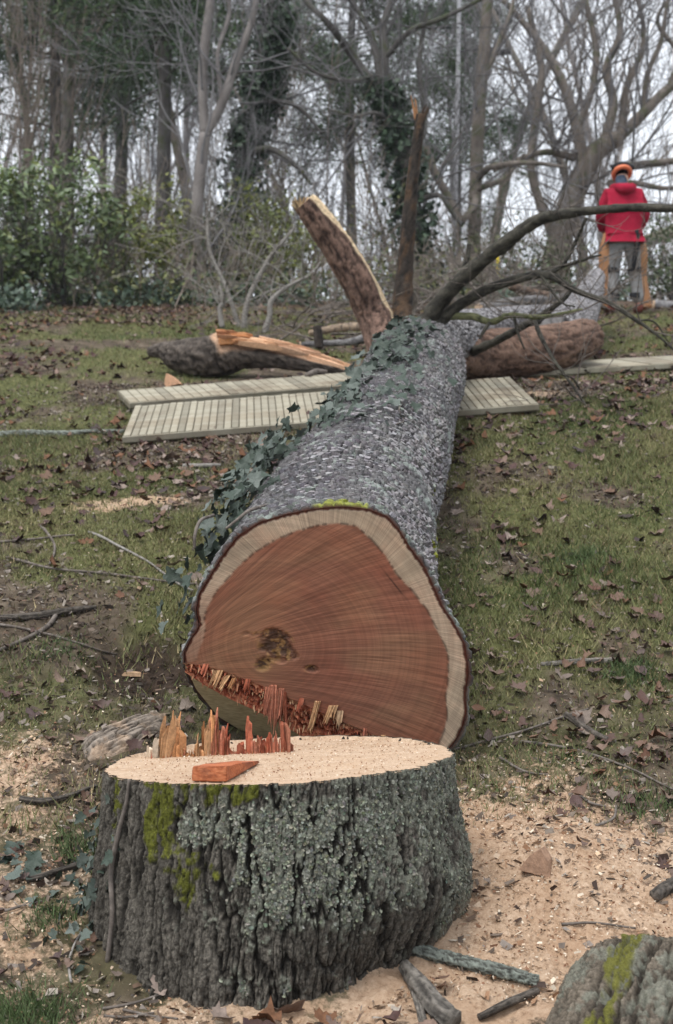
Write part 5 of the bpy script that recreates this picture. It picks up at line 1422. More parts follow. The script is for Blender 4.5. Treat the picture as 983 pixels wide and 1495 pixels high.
# fallen leaves
OAK = [(0, 0), (.05, .08), (.20, .16), (.14, .26), (.32, .38), (.19, .46), (.34, .60), (.18, .68), (.20, .86), (0, 1.0)]
MAP = [(0, 0), (.16, -.04), (.42, .06), (.34, .22), (.55, .46), (.30, .52), (.26, .78), (.10, .80), (0, 1.0)]
OVA = [(0, 0), (.14, .10), (.25, .30), (.26, .52), (.18, .76), (0, 1.0)]
leaf_mb = [leaf_mesh('fallen_leaf', s_, f_, c_, q) for q, (s_, f_, c_) in enumerate([(OAK, .5, .7), (MAP, .35, .9), (OVA, .9, .6), (MAP, .8, -.6), (OAK, .2, 1.2), (MAP, .15, .4), (OVA, .6, 1.3)])]
leaf_me = []
for q in leaf_mb:
    me = q.mesh('fallen_leaf', True); me.materials.append(M['leaf']); leaf_me.append(me)
x, y = scatter(17000, 3.2, 17.5, .33)
dn = sstep(.38, .68, fbm(x * 1.1, y * .9, 151, 4))
dn = (.10 + .9 * dn) * (1 - .55 * saw_mask(x, y))
keep = (RNG.uniform(0, 1, len(x)) < dn * .75) & clear_of_things(x, y)
x, y = x[keep], y[keep]; o = np.argsort(y); x, y = x[o], y[o]
inview = (np.abs(x) < .245 * y) & (y > 3.5)
idx = np.nonzero(inview)[0]
rnd = random.Random(77)
lead = set(idx[:290].tolist())
for i in sorted(lead):
    g = np.array([x[i], y[i], float(ground(x[i], y[i])) + rnd.uniform(.006, .022)])
    put_leaf('fallen_leaf', leaf_me[rnd.randrange(7)], None, g, (0, -.25, 1), rvec(rnd), rnd.uniform(.035, .075) if y[i] > 4.3 else rnd.uniform(.025, .05), rnd, .42)
    o_ = C.objects[-1] if False else None
for o_ in [q for q in C.objects if q.name.startswith('fallen_leaf')]:
    o_['label'] = 'dry curled brown leaf fallen on the ground'; o_['category'] = 'leaf'; o_['group'] = 'fallen leaves on the slope'
rest = np.array([i for i in range(len(x)) if i not in lead])
mb = MB()
pal3 = np.array([(.060, .030, .024), (.15, .090, .060), (.085, .046, .040), (.20, .135, .105), (.065, .036, .034), (.16, .075, .038), (.26, .20, .165), (.05, .033, .03)])
for i in rest:
    s_ = leaf_mb[rnd.randrange(7)]; v_ = s_.v[0] * rnd.uniform(.04, .085)
    zc = (Vector((0, -.25, 1)) + rvec(rnd) * .42).normalized(); yc = rvec(rnd); yc = (yc - zc * yc.dot(zc)).normalized(); xc = yc.cross(zc)
    Rm = np.array([list(xc), list(yc), list(zc)])
    mb.add(v_ @ Rm + [x[i], y[i], float(ground(x[i], y[i])) + rnd.uniform(.006, .02)], None, s_.t[0], col=pal3[rnd.randrange(8)])
build(mb, 'leaf_litter', M['litter'], kind='stuff', label='scattered brown leaves farther up the slope', cat='leaves')

# ------------------------------------------------------------------ woodland behind
def cluster_leaves(mb, cents, nper, rad, size, cols, rnd_seed, aspect=.4, droop=.0, upbias=.5):
    rg = np.random.default_rng(rnd_seed); cents = np.asarray(cents); m_ = len(cents); n_ = m_ * nper
    c_ = np.repeat(cents, nper, 0) + rg.normal(0, 1, (n_, 3)) * rad
    nr_ = unit(rg.normal(0, 1, (n_, 3)) + [0, -.3, upbias]); d = unit(np.cross(nr_, rg.normal(0, 1, (n_, 3)))); d[:, 2] -= droop; d = unit(d); s_ = np.cross(nr_, d)
    L_ = rg.uniform(.6, 1.3, n_)[:, None] * size
    V = np.stack([c_, c_ + d * L_ * .5 + s_ * L_ * aspect * .5 + nr_ * L_ * .06, c_ + d * L_, c_ + d * L_ * .5 - s_ * L_ * aspect * .5 + nr_ * L_ * .06], 1)
    cl_ = np.repeat(np.asarray(cols)[rg.integers(0, len(cols), m_)], nper, 0) * rg.uniform(.6, 1.4, (n_, 1))
    mb.add(V.reshape(-1, 3), np.arange(4 * n_).reshape(-1, 4), col=np.repeat(cl_, 4, 0))

def tree_from(name, label, limbs, mat, twmat, seed, depth=3, n=3, L=(1.2, 2.4), per=5, up=.08, start=.25, group=None, cat='tree', ivy=None, spread=.8, sides=10, rmin=.004, bigsides=6):
    """limbs: lists of (px, py, distance, radius px); fine growth is added along them"""
    t_ = thing(name, label, cat, group=group); rnd = random.Random(seed)
    mb = MB(); tw, big = Twigs(), Twigs(); cents = []
    for q, l in enumerate(limbs):
        p, r = pxl(l)
        mb.tube(p, r, sides, max(12, 6 * len(l)), .10, seed + q, rs=1.5)
        d4 = catmull(np.column_stack([p, r]), 40)
        if ivy and q in ivy: cents.append(d4)
        st = start if q == 0 else .1
        for _ in range(per):
            i = int(rnd.uniform(st, 1) * 38); base = d4[i, :3]; tan = Vector(d4[i + 1, :3] - d4[i, :3]).normalized()
            d = (tan * .5 + rvec(rnd) * spread + Vector((0, 0, .2))).normalized()
            grow(tw, base, d, rnd.uniform(*L), max(.007, min(.026, d4[i, 3] * .35)), depth, rnd, up, n, .75, .62, .2, big, rmin)
    big.into(mb, bigsides)
    build(mb, 'trunk', M[mat], t_)
    mb = MB(); tw.into(mb, 3); build(mb, 'crown', M[twmat], t_, kind=None)
    if ivy:
        mb = MB()
        for d4 in cents:
            rg = np.random.default_rng(seed); k_ = rg.integers(0, 40, 260); a = rg.uniform(0, 2 * np.pi, 260)
            c_ = d4[k_, :3] + np.stack([np.cos(a), np.sin(a), 0 * a], -1) * (d4[k_, 3] * rg.uniform(.9, 1.6, 260))[:, None]
            cluster_leaves(mb, c_, 14, .09, .10, [(.020, .040, .020), (.035, .060, .030), (.05, .08, .045)], seed, .8)
        build(mb, 'ivy_cover', M['foliage'], t_, kind='stuff')
    return t_

D = 19.5
tree_from('bare_tree', 'pale slender tree forking low, left of the middle behind the brush', [
    [(290, 455, D, 10), (288, 400, D, 9.5), (286, 340, D, 9.5), (292, 260, D, 9), (300, 195, D, 9)],
    [(300, 198, D, 7.5), (296, 130, D, 7), (300, 60, D, 7), (310, -20, D, 6), (316, -140, D, 4)],
    [(300, 198, D, 7.5), (325, 150, D, 7), (345, 90, D, 6), (368, 30, D, 5), (385, -60, D, 4)],
    [(325, 150, D, 4), (318, 80, D + .3, 3), (335, 20, D + .5, 3), (328, -40, D + .5, 2)]], 'tree_pale', 'crown_twigs', 201, per=5, depth=3, L=(.8, 1.8))
D = 21.5
tree_from('ivy_clad_tree', 'leaning tree wrapped in dark ivy just right of the pale forked tree', [
    [(338, 450, D, 13), (345, 380, D, 14), (350, 300, D, 15), (362, 210, D, 14), (378, 120, D, 13), (395, 30, D, 11), (408, -80, D, 8)],
    [(352, 215, D, 7), (385, 160, D, 6), (402, 100, D - .5, 5), (415, 20, D - .5, 4)],
    [(358, 225, D, 6), (395, 218, D - .5, 5), (430, 240, D - 1, 3.5), (455, 270, D - 1, 2)],
    [(372, 150, D, 5), (410, 148, D - .5, 4), (440, 160, D - .6, 3), (470, 195, D - .6, 2)]], 'tree_dark', 'crown_twigs', 202, per=4, ivy=(0, 1), L=(.9, 2.0))
D = 20.5
tree_from('spreading_tree', 'dark ivy footed tree with arching boughs behind the broken upright stub', [
    [(612, 445, D, 17), (607, 370, D, 16), (600, 290, D, 15), (590, 225, D, 14), (572, 165, D, 12), (556, 130, D, 10)],
    [(558, 135, D, 8), (535, 110, D, 7), (510, 75, D, 6), (480, 35, D - .4, 5), (450, 5, D - .4, 4), (420, -40, D - .4, 3)],
    [(557, 132, D, 8), (562, 80, D, 7), (560, 40, D, 6), (572, 0, D, 5), (590, -60, D, 4)],
    [(558, 135, D, 6), (545, 60, D + .3, 5), (525, 20, D + .3, 4), (500, -20, D + .3, 3)],
    [(562, 85, D, 5), (600, 45, D - .3, 4), (650, 25, D - .5, 3.5), (720, -10, D - .5, 2.5)],
    [(592, 230, D, 5), (620, 190, D + .5, 4), (612, 100, D + .5, 4), (622, 20, D + .5, 3)],
    [(545, 112, D, 4), (510, 118, D - .3, 3), (460, 105, D - .5, 2.5), (420, 70, D - .5, 2)],
    [(575, 180, D, 4), (548, 165, D - .3, 3), (520, 170, D - .3, 2.5), (480, 160, D - .3, 1.8)],
    [(600, 300, D, 5), (640, 285, D - .3, 4), (660, 310, D - .3, 3.5), (675, 330, D - .3, 2.5)]], 'tree_dark', 'crown_twigs', 203, per=4, ivy=(0,), L=(.9, 2.0))
D = 22.5
tree_from('forked_tree', 'brown straight trunk with a low curved side bough beside the pale pole', [
    [(690, 440, D, 11), (692, 350, D, 10), (695, 260, D, 10), (700, 160, D, 10), (708, 60, D, 9), (716, -60, D, 7)],
    [(696, 285, D, 6), (690, 305, D - .3, 5), (672, 320, D - .3, 6), (655, 290, D - .3, 6), (635, 250, D - .3, 5.5), (622, 215, D - .3, 5)],
    [(698, 262, D, 5), (712, 246, D - .5, 5), (740, 240, D - .5, 4.5), (780, 238, D - .7, 3.5), (830, 245, D - .7, 2)],
    [(695, 278, D, 4), (715, 270, D - .3, 4), (740, 258, D - .3, 3), (765, 225, D - .3, 2)],
    [(704, 120, D, 5), (730, 60, D, 4), (745, 20, D, 3), (760, -40, D, 3)]], 'tree_grey', 'crown_twigs', 204, per=6, L=(.9, 2.0))
D = 24
tree_from('large_oak', 'big many limbed oak spreading at upper right behind the worker', [
    [(800, 440, D, 20), (815, 360, D, 19), (835, 290, D, 18), (870, 225, D, 15), (905, 200, D, 12)],
    [(905, 200, D, 9), (940, 165, D, 8), (975, 130, D, 7), (1020, 100, D, 6)],
    [(880, 218, D, 8), (895, 150, D, 7), (885, 100, D, 6), (905, 50, D, 5), (895, -20, D, 4)],
    [(850, 262, D, 9), (845, 200, D, 8), (825, 130, D, 7), (800, 80, D, 6), (770, 40, D, 5), (735, 0, D, 4)],
    [(842, 190, D, 6), (865, 130, D, 5), (870, 70, D, 5), (855, 0, D, 4)],
    [(905, 245, D, 7), (940, 240, D - .5, 6), (985, 235, D - .7, 5), (1040, 225, D - .7, 4)],
    [(890, 268, D, 6), (930, 268, D - .5, 4.5), (970, 275, D - .6, 3.5), (1010, 270, D - .6, 2)],
    [(940, 165, D, 5), (945, 110, D, 4), (965, 60, D, 3.5), (975, 0, D, 3)],
    [(815, 360, D, 8), (790, 300, D, 7), (775, 240, D, 6), (785, 160, D, 6), (790, 90, D, 5), (770, 10, D, 4)],
    [(838, 230, D, 6), (800, 222, D - .4, 5), (760, 232, D - .5, 4), (720, 250, D - .5, 2.5)],
    [(905, 200, D, 6), (915, 130, D + .4, 5), (940, 60, D + .4, 4), (930, -10, D + .4, 3)],
    [(975, 130, D, 4), (990, 80, D, 3.5), (960, 30, D, 3), (990, -20, D, 2)]], 'tree_grey', 'crown_twigs', 205, per=7, L=(.9, 2.2), depth=3)
D = 26
tree_from('bare_tree', 'dark trunk with a crook high at upper left', [
    [(95, 460, D, 10), (100, 350, D, 10), (98, 220, D, 10), (102, 95, D, 9), (104, 60, D, 8), (100, -40, D, 7)],
    [(103, 95, D, 6), (120, 65, D, 5), (140, 45, D, 4), (165, 0, D, 3)],
    [(101, 110, D, 4), (80, 50, D, 4), (50, 10, D, 3), (30, -40, D, 2)],
    [(100, 60, D, 4), (70, 45, D, 3), (40, 55, D, 2.5), (10, 80, D, 2)]], 'tree_dark', 'crown_twigs', 206, per=7, L=(1, 2.4))

# tree kinds repeated through the wood: one build each, then copies with their own place
def proto_tree(seed, h, r0, nlimb, mat, twmat, label, name, depth=3, n=4, low=.3, lean=.3, group='bare trees standing back in the wood'):
    t_ = thing(name, label, 'tree', group=group); rnd = random.Random(seed); mb = MB(); tw, big = Twigs(), Twigs()
    pts = [np.array([0, 0, -.3])]; d = Vector((rnd.gauss(0, .05), rnd.gauss(0, .05), 1))
    for k_ in range(7):
        d = (d + Vector((rnd.gauss(0, .07), rnd.gauss(0, .07), 0))).normalized(); pts.append(pts[-1] + np.array(d) * h / 7)
    pts = np.array(pts); rad = r0 * np.linspace(1, .25, 8); mb.tube(pts, rad, 9, 30, .08, seed, rs=1)
    c4 = catmull(np.column_stack([pts, rad]), 60)
    for q in range(nlimb):
        i = int(rnd.uniform(low, 1) * 59); f_ = i / 59
        dd = Vector((rnd.gauss(0, 1), rnd.gauss(0, 1), rnd.uniform(.3, 1.5))).normalized()
        grow(tw, c4[i, :3], dd, h * (.34 - .18 * f_) * rnd.uniform(.7, 1.3), c4[i, 3] * .38, depth, rnd, .12, n, .7, .6, .2, big, .005)
    big.into(mb, 5); build(mb, 'trunk', M[mat], t_); mb = MB(); tw.into(mb, 3); build(mb, 'crown', M[twmat], t_)
    return t_

def copy_thing(t_, loc, rz, sc, label=None):
    kids = [q for q in C.objects if q.parent == t_]
    r_ = t_.copy(); C.objects.link(r_); r_.location = loc; r_.rotation_euler = (0, 0, rz); r_.scale = (sc, sc, sc)
    if label: r_['label'] = label
    for k_ in kids:
        c_ = k_.copy(); C.objects.link(c_); c_.parent = r_
    return r_

kinds = [proto_tree(301, 15, .13, 15, 'tree_grey', 'crown_twigs', 'bare slender grey tree far back in the wood', 'bare_tree'),
         proto_tree(302, 17, .16, 16, 'tree_dark', 'crown_twigs', 'bare slender grey tree far back in the wood', 'bare_tree', low=.35),
         proto_tree(303, 13, .09, 15, 'tree_grey', 'crown_twigs', 'bare slender grey tree far back in the wood', 'bare_tree', low=.2),
         proto_tree(304, 16, .12, 17, 'tree_pale', 'brown_twigs', 'bare slender grey tree far back in the wood', 'bare_tree', low=.25)]
rnd = random.Random(404); first = [True] * 4
spots = []
for row_y, cnt in ((25, 3), (30, 4), (37, 5), (46, 6)):
    for q in range(cnt):
        xx_ = (-.30 + .60 * (q + rnd.uniform(.1, .9)) / cnt) * row_y; spots.append((xx_, row_y + rnd.uniform(-2, 2)))
for q, (xx_, yy_) in enumerate(spots):
    fx = xx_ / yy_
    if -.068 < fx < -.012 and yy_ < 42: continue          # gap of open sky left of centre
    if fx > .185 and rnd.random() < .75: continue           # thinner behind the worker
    k_ = rnd.randrange(4); loc = (xx_, yy_, float(ground(xx_, yy_)))
    sc = rnd.uniform(.8, 1.15); rz = rnd.uniform(0, 6.28)
    if first[k_]:
        kinds[k_].location = loc; kinds[k_].rotation_euler = (0, 0, rz); kinds[k_].scale = (sc,) * 3; first[k_] = False
    else: copy_thing(kinds[k_], loc, rz, sc)

# pines: bare lower bole, whorled boughs of needle tufts
def pine(seed, h, cols):
    t_ = thing('pine_tree', 'tall dark green pine rising through the bare wood', 'tree', group='pines in the wood'); rnd = random.Random(seed); mb = MB(); tw = Twigs()
    mb.tube([(0, 0, -.3), (.1, 0, h * .4), (0, .1, h * .75), (0, 0, h)], [.16, .13, .08, .02], 9, 24, .06, seed)
    cents = []
    for q in range(56):
        z_ = h * rnd.uniform(.28, .98); L_ = (1 - z_ / h) * h * .22 + .7; a = rnd.uniform(0, 6.28); d = Vector((math.cos(a), math.sin(a), rnd.uniform(-.1, .3)))
        p = Vector((0, 0, z_)); pl = [p + d * L_ * f_ + Vector((0, 0, -.10 * L_ * f_ * f_)) for f_ in (0, .33, .66, 1)]
        tw.add([tuple(v_) for v_ in pl], .03, .008)
        for j in range(13):
            f_ = rnd.uniform(.25, 1.0); c_ = pl[0].lerp(pl[3], f_) + rvec(rnd) * .28 * L_ * .5; cents.append(tuple(c_))
    tw.into(mb, 4); build(mb, 'trunk', M['tree_dark'], t_)
    mb = MB(); cluster_leaves(mb, cents, 40, .19, .22, cols, seed, .13, .1); build(mb, 'crown', M['evergreen'], t_); return t_
PG = [(.060, .110, .045), (.075, .125, .050), (.095, .135, .055), (.06, .10, .055)]
pn = pine(501, 15, PG)
pl = [(-.125, 23.5, .8), (-.20, 27, .8), (.012, 29, .72), (.085, 33, .7), (-.155, 31, 1.0)]
for q, (fx, yy_, sc) in enumerate(pl):
    loc = (fx * yy_, yy_, float(ground(fx * yy_, yy_)))
    lab = ['dark green pine left of the pale forked tree, its crown filling the upper left', 'pine at the far left edge of the wood', 'pine behind the upright broken stub', 'slim pine right of the pale pole', 'tall pine farther back behind the left pine', 'short young pine between the stub and the pole'][q]
    if q == 0: pn.location = loc; pn.scale = (sc,) * 3; pn['label'] = lab
    else: copy_thing(pn, loc, q * 1.7, sc, lab)

# shrubs
def shrub(name, label, px, base_py, D, w, h, leafcols, nclump, nper, size, aspect, stems, seed, stem_mat='tree_dark', hollow=.35, yoff=0):
    t_ = thing(name, label, 'shrub'); rnd = random.Random(seed); c0_ = P(px, base_py, D); c0_[2] = float(ground(c0_[0], c0_[1])) + yoff
    tw, big = Twigs(), Twigs(); cents = []
    for q in range(stems):
        a = rnd.uniform(0, 6.28); d = Vector((math.cos(a) * .6, math.sin(a) * .6, 1)); b = c0_ + np.array([math.cos(a), math.sin(a), 0]) * rnd.uniform(.03, .25)
        grow(tw, b, d, h * .5, .022, 2, rnd, .05, 4, .7, .6, .25, None, .004)
    rg = np.random.default_rng(seed)
    while len(cents) < nclump:
        u_ = rg.normal(0, 1, 3); u_ = u_ / np.linalg.norm(u_); r_ = rg.uniform(hollow, 1) ** .5
        zz_ = .55 * h + u_[2] * r_ * .5 * h
        p = np.array([u_[0] * r_ * w * .5, u_[1] * r_ * w * .5, zz_]) * (1 + .25 * (vn(np.array(u_[0] * 2.3 + 9), np.array(u_[2] * 2.3), seed) - .5))
        if vn(np.array(p[0] * 2.6 + 31), np.array(p[2] * 2.6), seed + 3) < .36: continue
        cents.append(c0_ + p)
    mb = MB(); tw.into(mb, 4); build(mb, 'stems', M[stem_mat], t_)
    mb = MB(); cluster_leaves(mb, cents, nper, .07 * w / 2 + .03, size, leafcols, seed, aspect, .15); build(mb, 'leaves', M['foliage'], t_, kind='stuff')
    return t_
RH = [(.11, .155, .055), (.135, .185, .075), (.17, .22, .12), (.075, .11, .042), (.18, .215, .065)]
YG = [(.18, .20, .040), (.15, .175, .04), (.22, .225, .055), (.11, .135, .04)]
shrub('rhododendron_shrub', 'large rounded evergreen shrub at the left edge of the wood', 92, 452, 18.2, 1.75, 2.0, RH, 330, 11, .11, .36, 12, 601)
shrub('rhododendron_shrub', 'smaller evergreen shrub cut off by the left edge', -8, 455, 17.8, 1.1, 1.5, RH, 150, 10, .13, .36, 8, 602)
shrub('yellow_shrub', 'airy yellow green shrub between the evergreen shrub and pale tree', 232, 450, 19.2, 1.0, 1.7, YG, 150, 12, .085, .4, 9, 603, 'tree_grey', .1)
shrub('yellow_shrub', 'yellow green shrub behind the snapped leaning limb', 405, 455, 20.5, 1.8, 1.6, YG, 260, 12, .085, .4, 10, 604, 'tree_grey', .1)
shrub('yellow_shrub', 'low yellow green shrub right of the evergreen shrub', 175, 455, 18.8, .8, 1.3, YG, 110, 10, .08, .4, 6, 605, 'tree_grey', .1)
shrub('dark_shrub', 'dark leafy shrub right of the pale forked tree', 350, 455, 21.5, 1.5, 1.6, [(.05, .075, .035), (.07, .10, .045), (.085, .11, .055)], 130, 12, .10, .4, 8, 606)
shrub('dark_shrub', 'green shrub at the right edge beyond the worker', 985, 462, 19.5, 1.4, 1.15, [(.045, .07, .025), (.07, .095, .035)], 140, 12, .08, .4, 8, 607)
shrub('dark_shrub', 'low green shrub between the trunk limbs and worker', 735, 450, 21, 2.2, .9, [(.06, .075, .03), (.085, .09, .04), (.05, .06, .028)], 150, 12, .08, .4, 8, 608)

# brown thickets of saplings
def thicket(seed, n_, h, w, mat='brown_twigs'):
    t_ = thing('sapling_clump', 'clump of thin brown saplings at the wood edge', 'saplings', group='sapling clumps along the wood edge'); rnd = random.Random(seed); tw = Twigs()
    for q in range(n_):
        grow(tw, (rnd.gauss(0, w), rnd.gauss(0, w * .7), -.1), (rnd.gauss(0, .12), rnd.gauss(0, .12), 1), h * rnd.uniform(.5, 1), rnd.uniform(.008, .02), 3, rnd, .12, 4, .5, .5, .12, None, .004)
    mb = MB(); tw.into(mb, 3); build(mb, 'stems', M[mat], t_, kind='stuff'); return t_
tks = [thicket(701, 12, 4.2, .5), thicket(702, 12, 3.0, .6, 'crown_twigs'), thicket(703, 13, 5.0, .45)]
rnd = random.Random(705); used = [False] * 3
for q in range(11):
    yy_ = rnd.uniform(20.5, 27); fx = -.30 + .6 * (q + rnd.random()) / 11
    k_ = rnd.choice((0, 1, 2) if fx < .0 else (1, 1, 0)); sc = rnd.uniform(.7, 1.15) * (1 if fx < .03 else .72)
    loc = (fx * yy_, yy_, float(ground(fx * yy_, yy_)))
    if not used[k_]: tks[k_].location = loc; tks[k_].scale = (sc,) * 3; used[k_] = True
    else: copy_thing(tks[k_], loc, rnd.uniform(0, 6.28), sc)

# waist-high tangle of stems and small leaves along the wood edge
tw = Twigs(); rnd = random.Random(781); cn = []
for q in range(480):
    yy_ = rnd.uniform(20, 29); fx = rnd.uniform(-.30, .30); p = (fx * yy_, yy_, float(ground(fx * yy_, yy_)) - .05)
    hh = rnd.uniform(.5, 1.5) * (1.15 if fx < .05 else .8)
    if q < 150:
        yy_ = rnd.uniform(17.3, 20.3); fx = rnd.uniform(-.30, .13); p = (fx * yy_, yy_, float(ground(fx * yy_, yy_)) - .04); hh = rnd.uniform(.2, .6)
    grow(tw, p, (rnd.gauss(0, .4), rnd.gauss(0, .3), 1), hh, rnd.uniform(.006, .014), 2, rnd, .06, 4, .7, .6, .25, None, .004)
    for j in range(3): cn.append((p[0] + rnd.gauss(0, .4), p[1] + rnd.gauss(0, .3), p[2] + rnd.uniform(.1, 1.3 * hh)))
mb = MB(); tw.into(mb, 3); ug = build(mb, 'undergrowth', M['brown_twigs'], kind='stuff', label='tangled brown undergrowth along the wood edge', cat='undergrowth')
mb = MB(); cluster_leaves(mb, cn, 11, .14, .08, [(.07, .085, .03), (.10, .11, .035), (.05, .07, .03), (.13, .13, .045)], 782, .45); build(mb, 'leaves', M['foliage'], ug, kind='stuff')

# far wood: reads as one mass
tw = Twigs(); rnd = random.Random(801)
for q in range(14):
    yy_ = rnd.uniform(50, 80); xx_ = rnd.uniform(-.36, .36) * yy_
    grow(tw, (xx_, yy_, float(ground(xx_, yy_)) - .2), (rnd.gauss(0, .06), 0, 1), rnd.uniform(14, 24), rnd.uniform(.08, .2), 2, rnd, .1, 5, .45, .45, .06, None, .02)
mb = MB(); tw.into(mb, 3); build(mb, 'far_wood', M['crown_twigs'], kind='stuff', label='far bare wood behind everything', cat='wood')

# low evergreen ground cover at the wood edge
mb = MB(); cn = []
rg = np.random.default_rng(811)
while len(cn) < 850:
    yy_ = rg.uniform(16.2, 22); fx = rg.uniform(-.30, .30)
    if fx > .12 and yy_ < 18.5: continue
    if vn(np.array(fx * yy_ * .8 + 40), np.array(yy_ * .6), 812) < (.50 if fx < -.02 else .64): continue
    cn.append((fx * yy_, yy_, float(ground(fx * yy_, yy_)) + rg.uniform(.02, .16)))
cluster_leaves(mb, cn, 9, .11, .085, [(.035, .060, .035), (.05, .08, .05), (.07, .10, .07), (.045, .07, .03)], 813, .6)
build(mb, 'ground_cover', M['foliage'], kind='stuff', label='low dark leafy ground cover along the wood edge', cat='ground cover')

# tangle of cut brush heaped behind the trunk
tw = Twigs(); rnd = random.Random(821)
for q in range(70):
    px = rnd.uniform(560, 850); yy_ = rnd.uniform(12.2, 16.5); p = np.array([(px - 491.5) / F * yy_, yy_, 0]); p[2] = float(ground(p[0], p[1])) + rnd.uniform(0, .35)
    grow(tw, p, (rnd.gauss(.2, 1), rnd.gauss(0, .6), rnd.uniform(-.1, .6)), rnd.uniform(.4, 1.0), rnd.uniform(.006, .018), 2, rnd, -.01, 3, .7, .6, .3, None, .003)
for q in range(40):
    px = rnd.uniform(390, 600); yy_ = rnd.uniform(13.2, 17.5); p = np.array([(px - 491.5) / F * yy_, yy_, 0]); p[2] = float(ground(p[0], p[1])) + rnd.uniform(0, .1)
    grow(tw, p, (rnd.gauss(0, 1), rnd.gauss(0, .6), rnd.uniform(-.1, .5)), rnd.uniform(.4, 1.0), rnd.uniform(.006, .014), 2, rnd, -.02, 3, .7, .6, .3, None, .003)
mb = MB(); tw.into(mb, 4); build(mb, 'brush', M['twig'], kind='stuff', label='tangled grey brush heaped behind the felled trunk', cat='brush')

# pale dead stems standing by the splintered log
for lst, lab in (([(325, 478, 14.5, 4), (321, 452, 14.5, 3.5), (326, 440, 14.5, 3), (321, 418, 14.5, 2.5)], 'short pale peeled stem standing behind the splintered log'),
                 ([(385, 490, 14.3, 5), (394, 460, 14.3, 4), (396, 440, 14.3, 4), (418, 420, 14.3, 3), (448, 404, 14.3, 2)], 'crooked pale sapling stem left of the snapped limb'),
                 ([(355, 490, 14.6, 4.5), (362, 440, 14.6, 4), (392, 380, 14.6, 3), (432, 330, 14.6, 2)], 'tall leaning grey sapling behind the splintered log'),
                 ([(350, 480, 15, 3.5), (330, 420, 15, 3), (306, 365, 15, 2.5), (303, 310, 15, 1.6)], 'thin curved grey sapling in front of the pale tree')):
    t_ = thing('dead_sapling', lab, 'sapling'); mb = MB(); p, r = pxl(lst); mb.tube(p, r, 8, 30, .12, 9); build(mb, 'stem', M['twig_grey'], t_)
    tw = Twigs(); rnd = random.Random(len(lab)); d4 = catmull(p, 30)
    for q in range(8): grow(tw, d4[rnd.randrange(12, 29)], rvec(rnd) + Vector((0, 0, .6)), rnd.uniform(.3, .7), .008, 2, rnd, .05, 3, .7, .6, .25, None, .003)
    mb = MB(); tw.into(mb, 3); build(mb, 'twigs', M['twig_grey'], t_, kind='stuff')

# cut logs lying about at the wood edge
def far_log(lst, lab, dark, light, seed, endc=(.55, .36, .2)):
    t_ = thing('log', lab, 'log'); limb(lst, 'bark', t_, dark, light, 16, 30, .1, seed, ridge=(30, 10), amp=.12)
    for k_ in (0, -1):
        p, r = pxl(lst); d = unit(p[0] - p[1]) if k_ == 0 else unit(p[-1] - p[-2]); mb = MB(); mb.tube([p[k_] + d * .002, p[k_] + d * .012], [r[k_] * .97] * 2, 16); build(mb, 'cut_end', M['stump_top'], t_)
far_log([(548, 477, 13.2, 6), (500, 478, 13.4, 6), (455, 486, 13.6, 5)], 'pale peeled log behind the snag left of the trunk', (.16, .12, .09), (.36, .27, .19), 901)
far_log([(555, 487, 12.4, 7), (535, 494, 12.4, 7), (505, 500, 12.4, 5), (440, 503, 12.4, 4)], 'grey crooked log lying behind the splintered tongue', GRD, GRL, 902)
far_log([(955, 446, 17.6, 8), (990, 448, 17.6, 8), (1050, 450, 17.6, 8)], 'grey log at the right edge behind the worker', (.10, .095, .095), (.28, .27, .27), 903)
far_log([(700, 452, 14.6, 9), (760, 442, 15.0, 9), (830, 436, 15.4, 8)], 'grey log half buried in the brush behind the trunk', GRD, GRL, 904)
far_log([(745, 418, 15.2, 6), (770, 425, 15.2, 6), (800, 432, 15.2, 6)], 'short log with a pale sawn end in the brush heap', (.07, .05, .04), (.22, .15, .11), 905)
mb = MB(); mb.tube([P(930, 357, 22), P(985, 338, 22), P(1060, 312, 22)], [.10, .10, .09], 12, 20, .06, 5)
build(mb, 'leaning_log', M['mat_board'], None, label='pale peeled pole leaning at the right edge beyond the worker', cat='log')

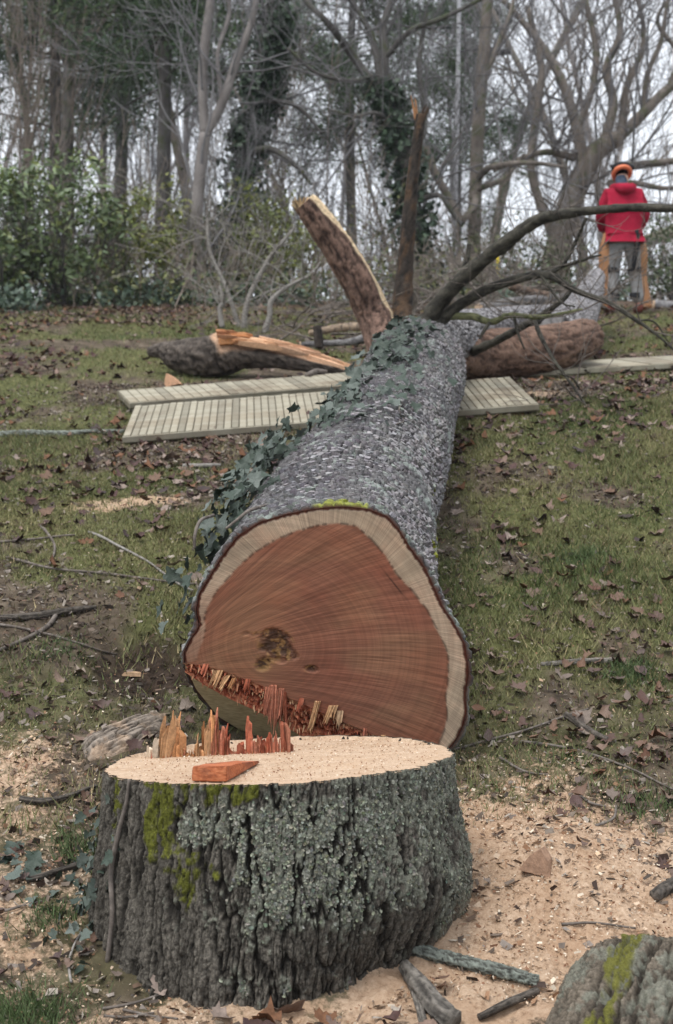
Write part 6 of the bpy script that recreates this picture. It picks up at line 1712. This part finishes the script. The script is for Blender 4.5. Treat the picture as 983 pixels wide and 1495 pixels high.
# pale utility pole with a bracket lamp, a sagging cable, a yellow marker
M['pole'] = flat_mat('pole', (.42, .42, .44), (.60, .60, .62), 2, .7, .1)
M['yellow'] = flat_mat('yellow', (.55, .42, .02), (.66, .52, .04), 6)
up_ = thing('utility_pole', 'thin pale grey utility pole behind the trees right of centre', 'pole')
DP = 30.0
mb = MB(); mb.tube([P(663, 470, DP), P(665, 300, DP), P(669, 100, DP), P(671, -60, DP)], [.052, .05, .046, .04], 12, 30); build(mb, 'shaft', M['pole'], up_)
mb = MB(); mb.tube([P(670, 76, DP), P(700, 72, DP), P(714, 74, DP)], .025, 8, 12); arm = build(mb, 'arm', M['black_cloth'], up_)
mb = MB(); mb.tube([P(708, 74, DP), P(725, 76, DP), P(746, 76, DP)], [.05, .085, .05], 10, 12); build(mb, 'lamp_head', M['black_cloth'], up_)
mb = MB(); cpts = [P(-40, -32, 24), P(110, 2, 24), P(215, 18, 24), P(300, 31, 24.5), P(480, 44, 26), P(672, 40, 30)]; mb.tube(cpts, .014, 6, 60)
build(mb, 'overhead_cable', M['black_cloth'], None, label='dark overhead cable sagging across the upper left', cat='cable')
mk = thing('marker_post', 'narrow yellow marker post in the brush under the arching branch', 'post')
mb = MB(); mb.box(P(727, 385, 19.5), (.045, .03, .52)); build(mb, 'post', M['yellow'], mk)
mb = MB(); mb.box(P(727, 357, 19.5), (.06, .045, .04)); build(mb, 'cap', M['yellow'], mk)

# ------------------------------------------------------------------ damp winter air
k = bpy.data.materials.new('haze'); k.use_nodes = True; k.node_tree.nodes.clear()
pv = k.node_tree.nodes.new('ShaderNodeVolumePrincipled'); mo_ = k.node_tree.nodes.new('ShaderNodeOutputMaterial')
pv.inputs['Color'].default_value = (.86, .91, 1.0, 1); pv.inputs['Density'].default_value = .0006; pv.inputs['Anisotropy'].default_value = 0.
k.node_tree.links.new(pv.outputs[0], mo_.inputs['Volume'])
mb = MB(); mb.box((0, 40, 9), (130, 110, 46)); build(mb, 'haze', k, smooth=False, kind='stuff', label='thin damp winter air over the slope', cat='haze')
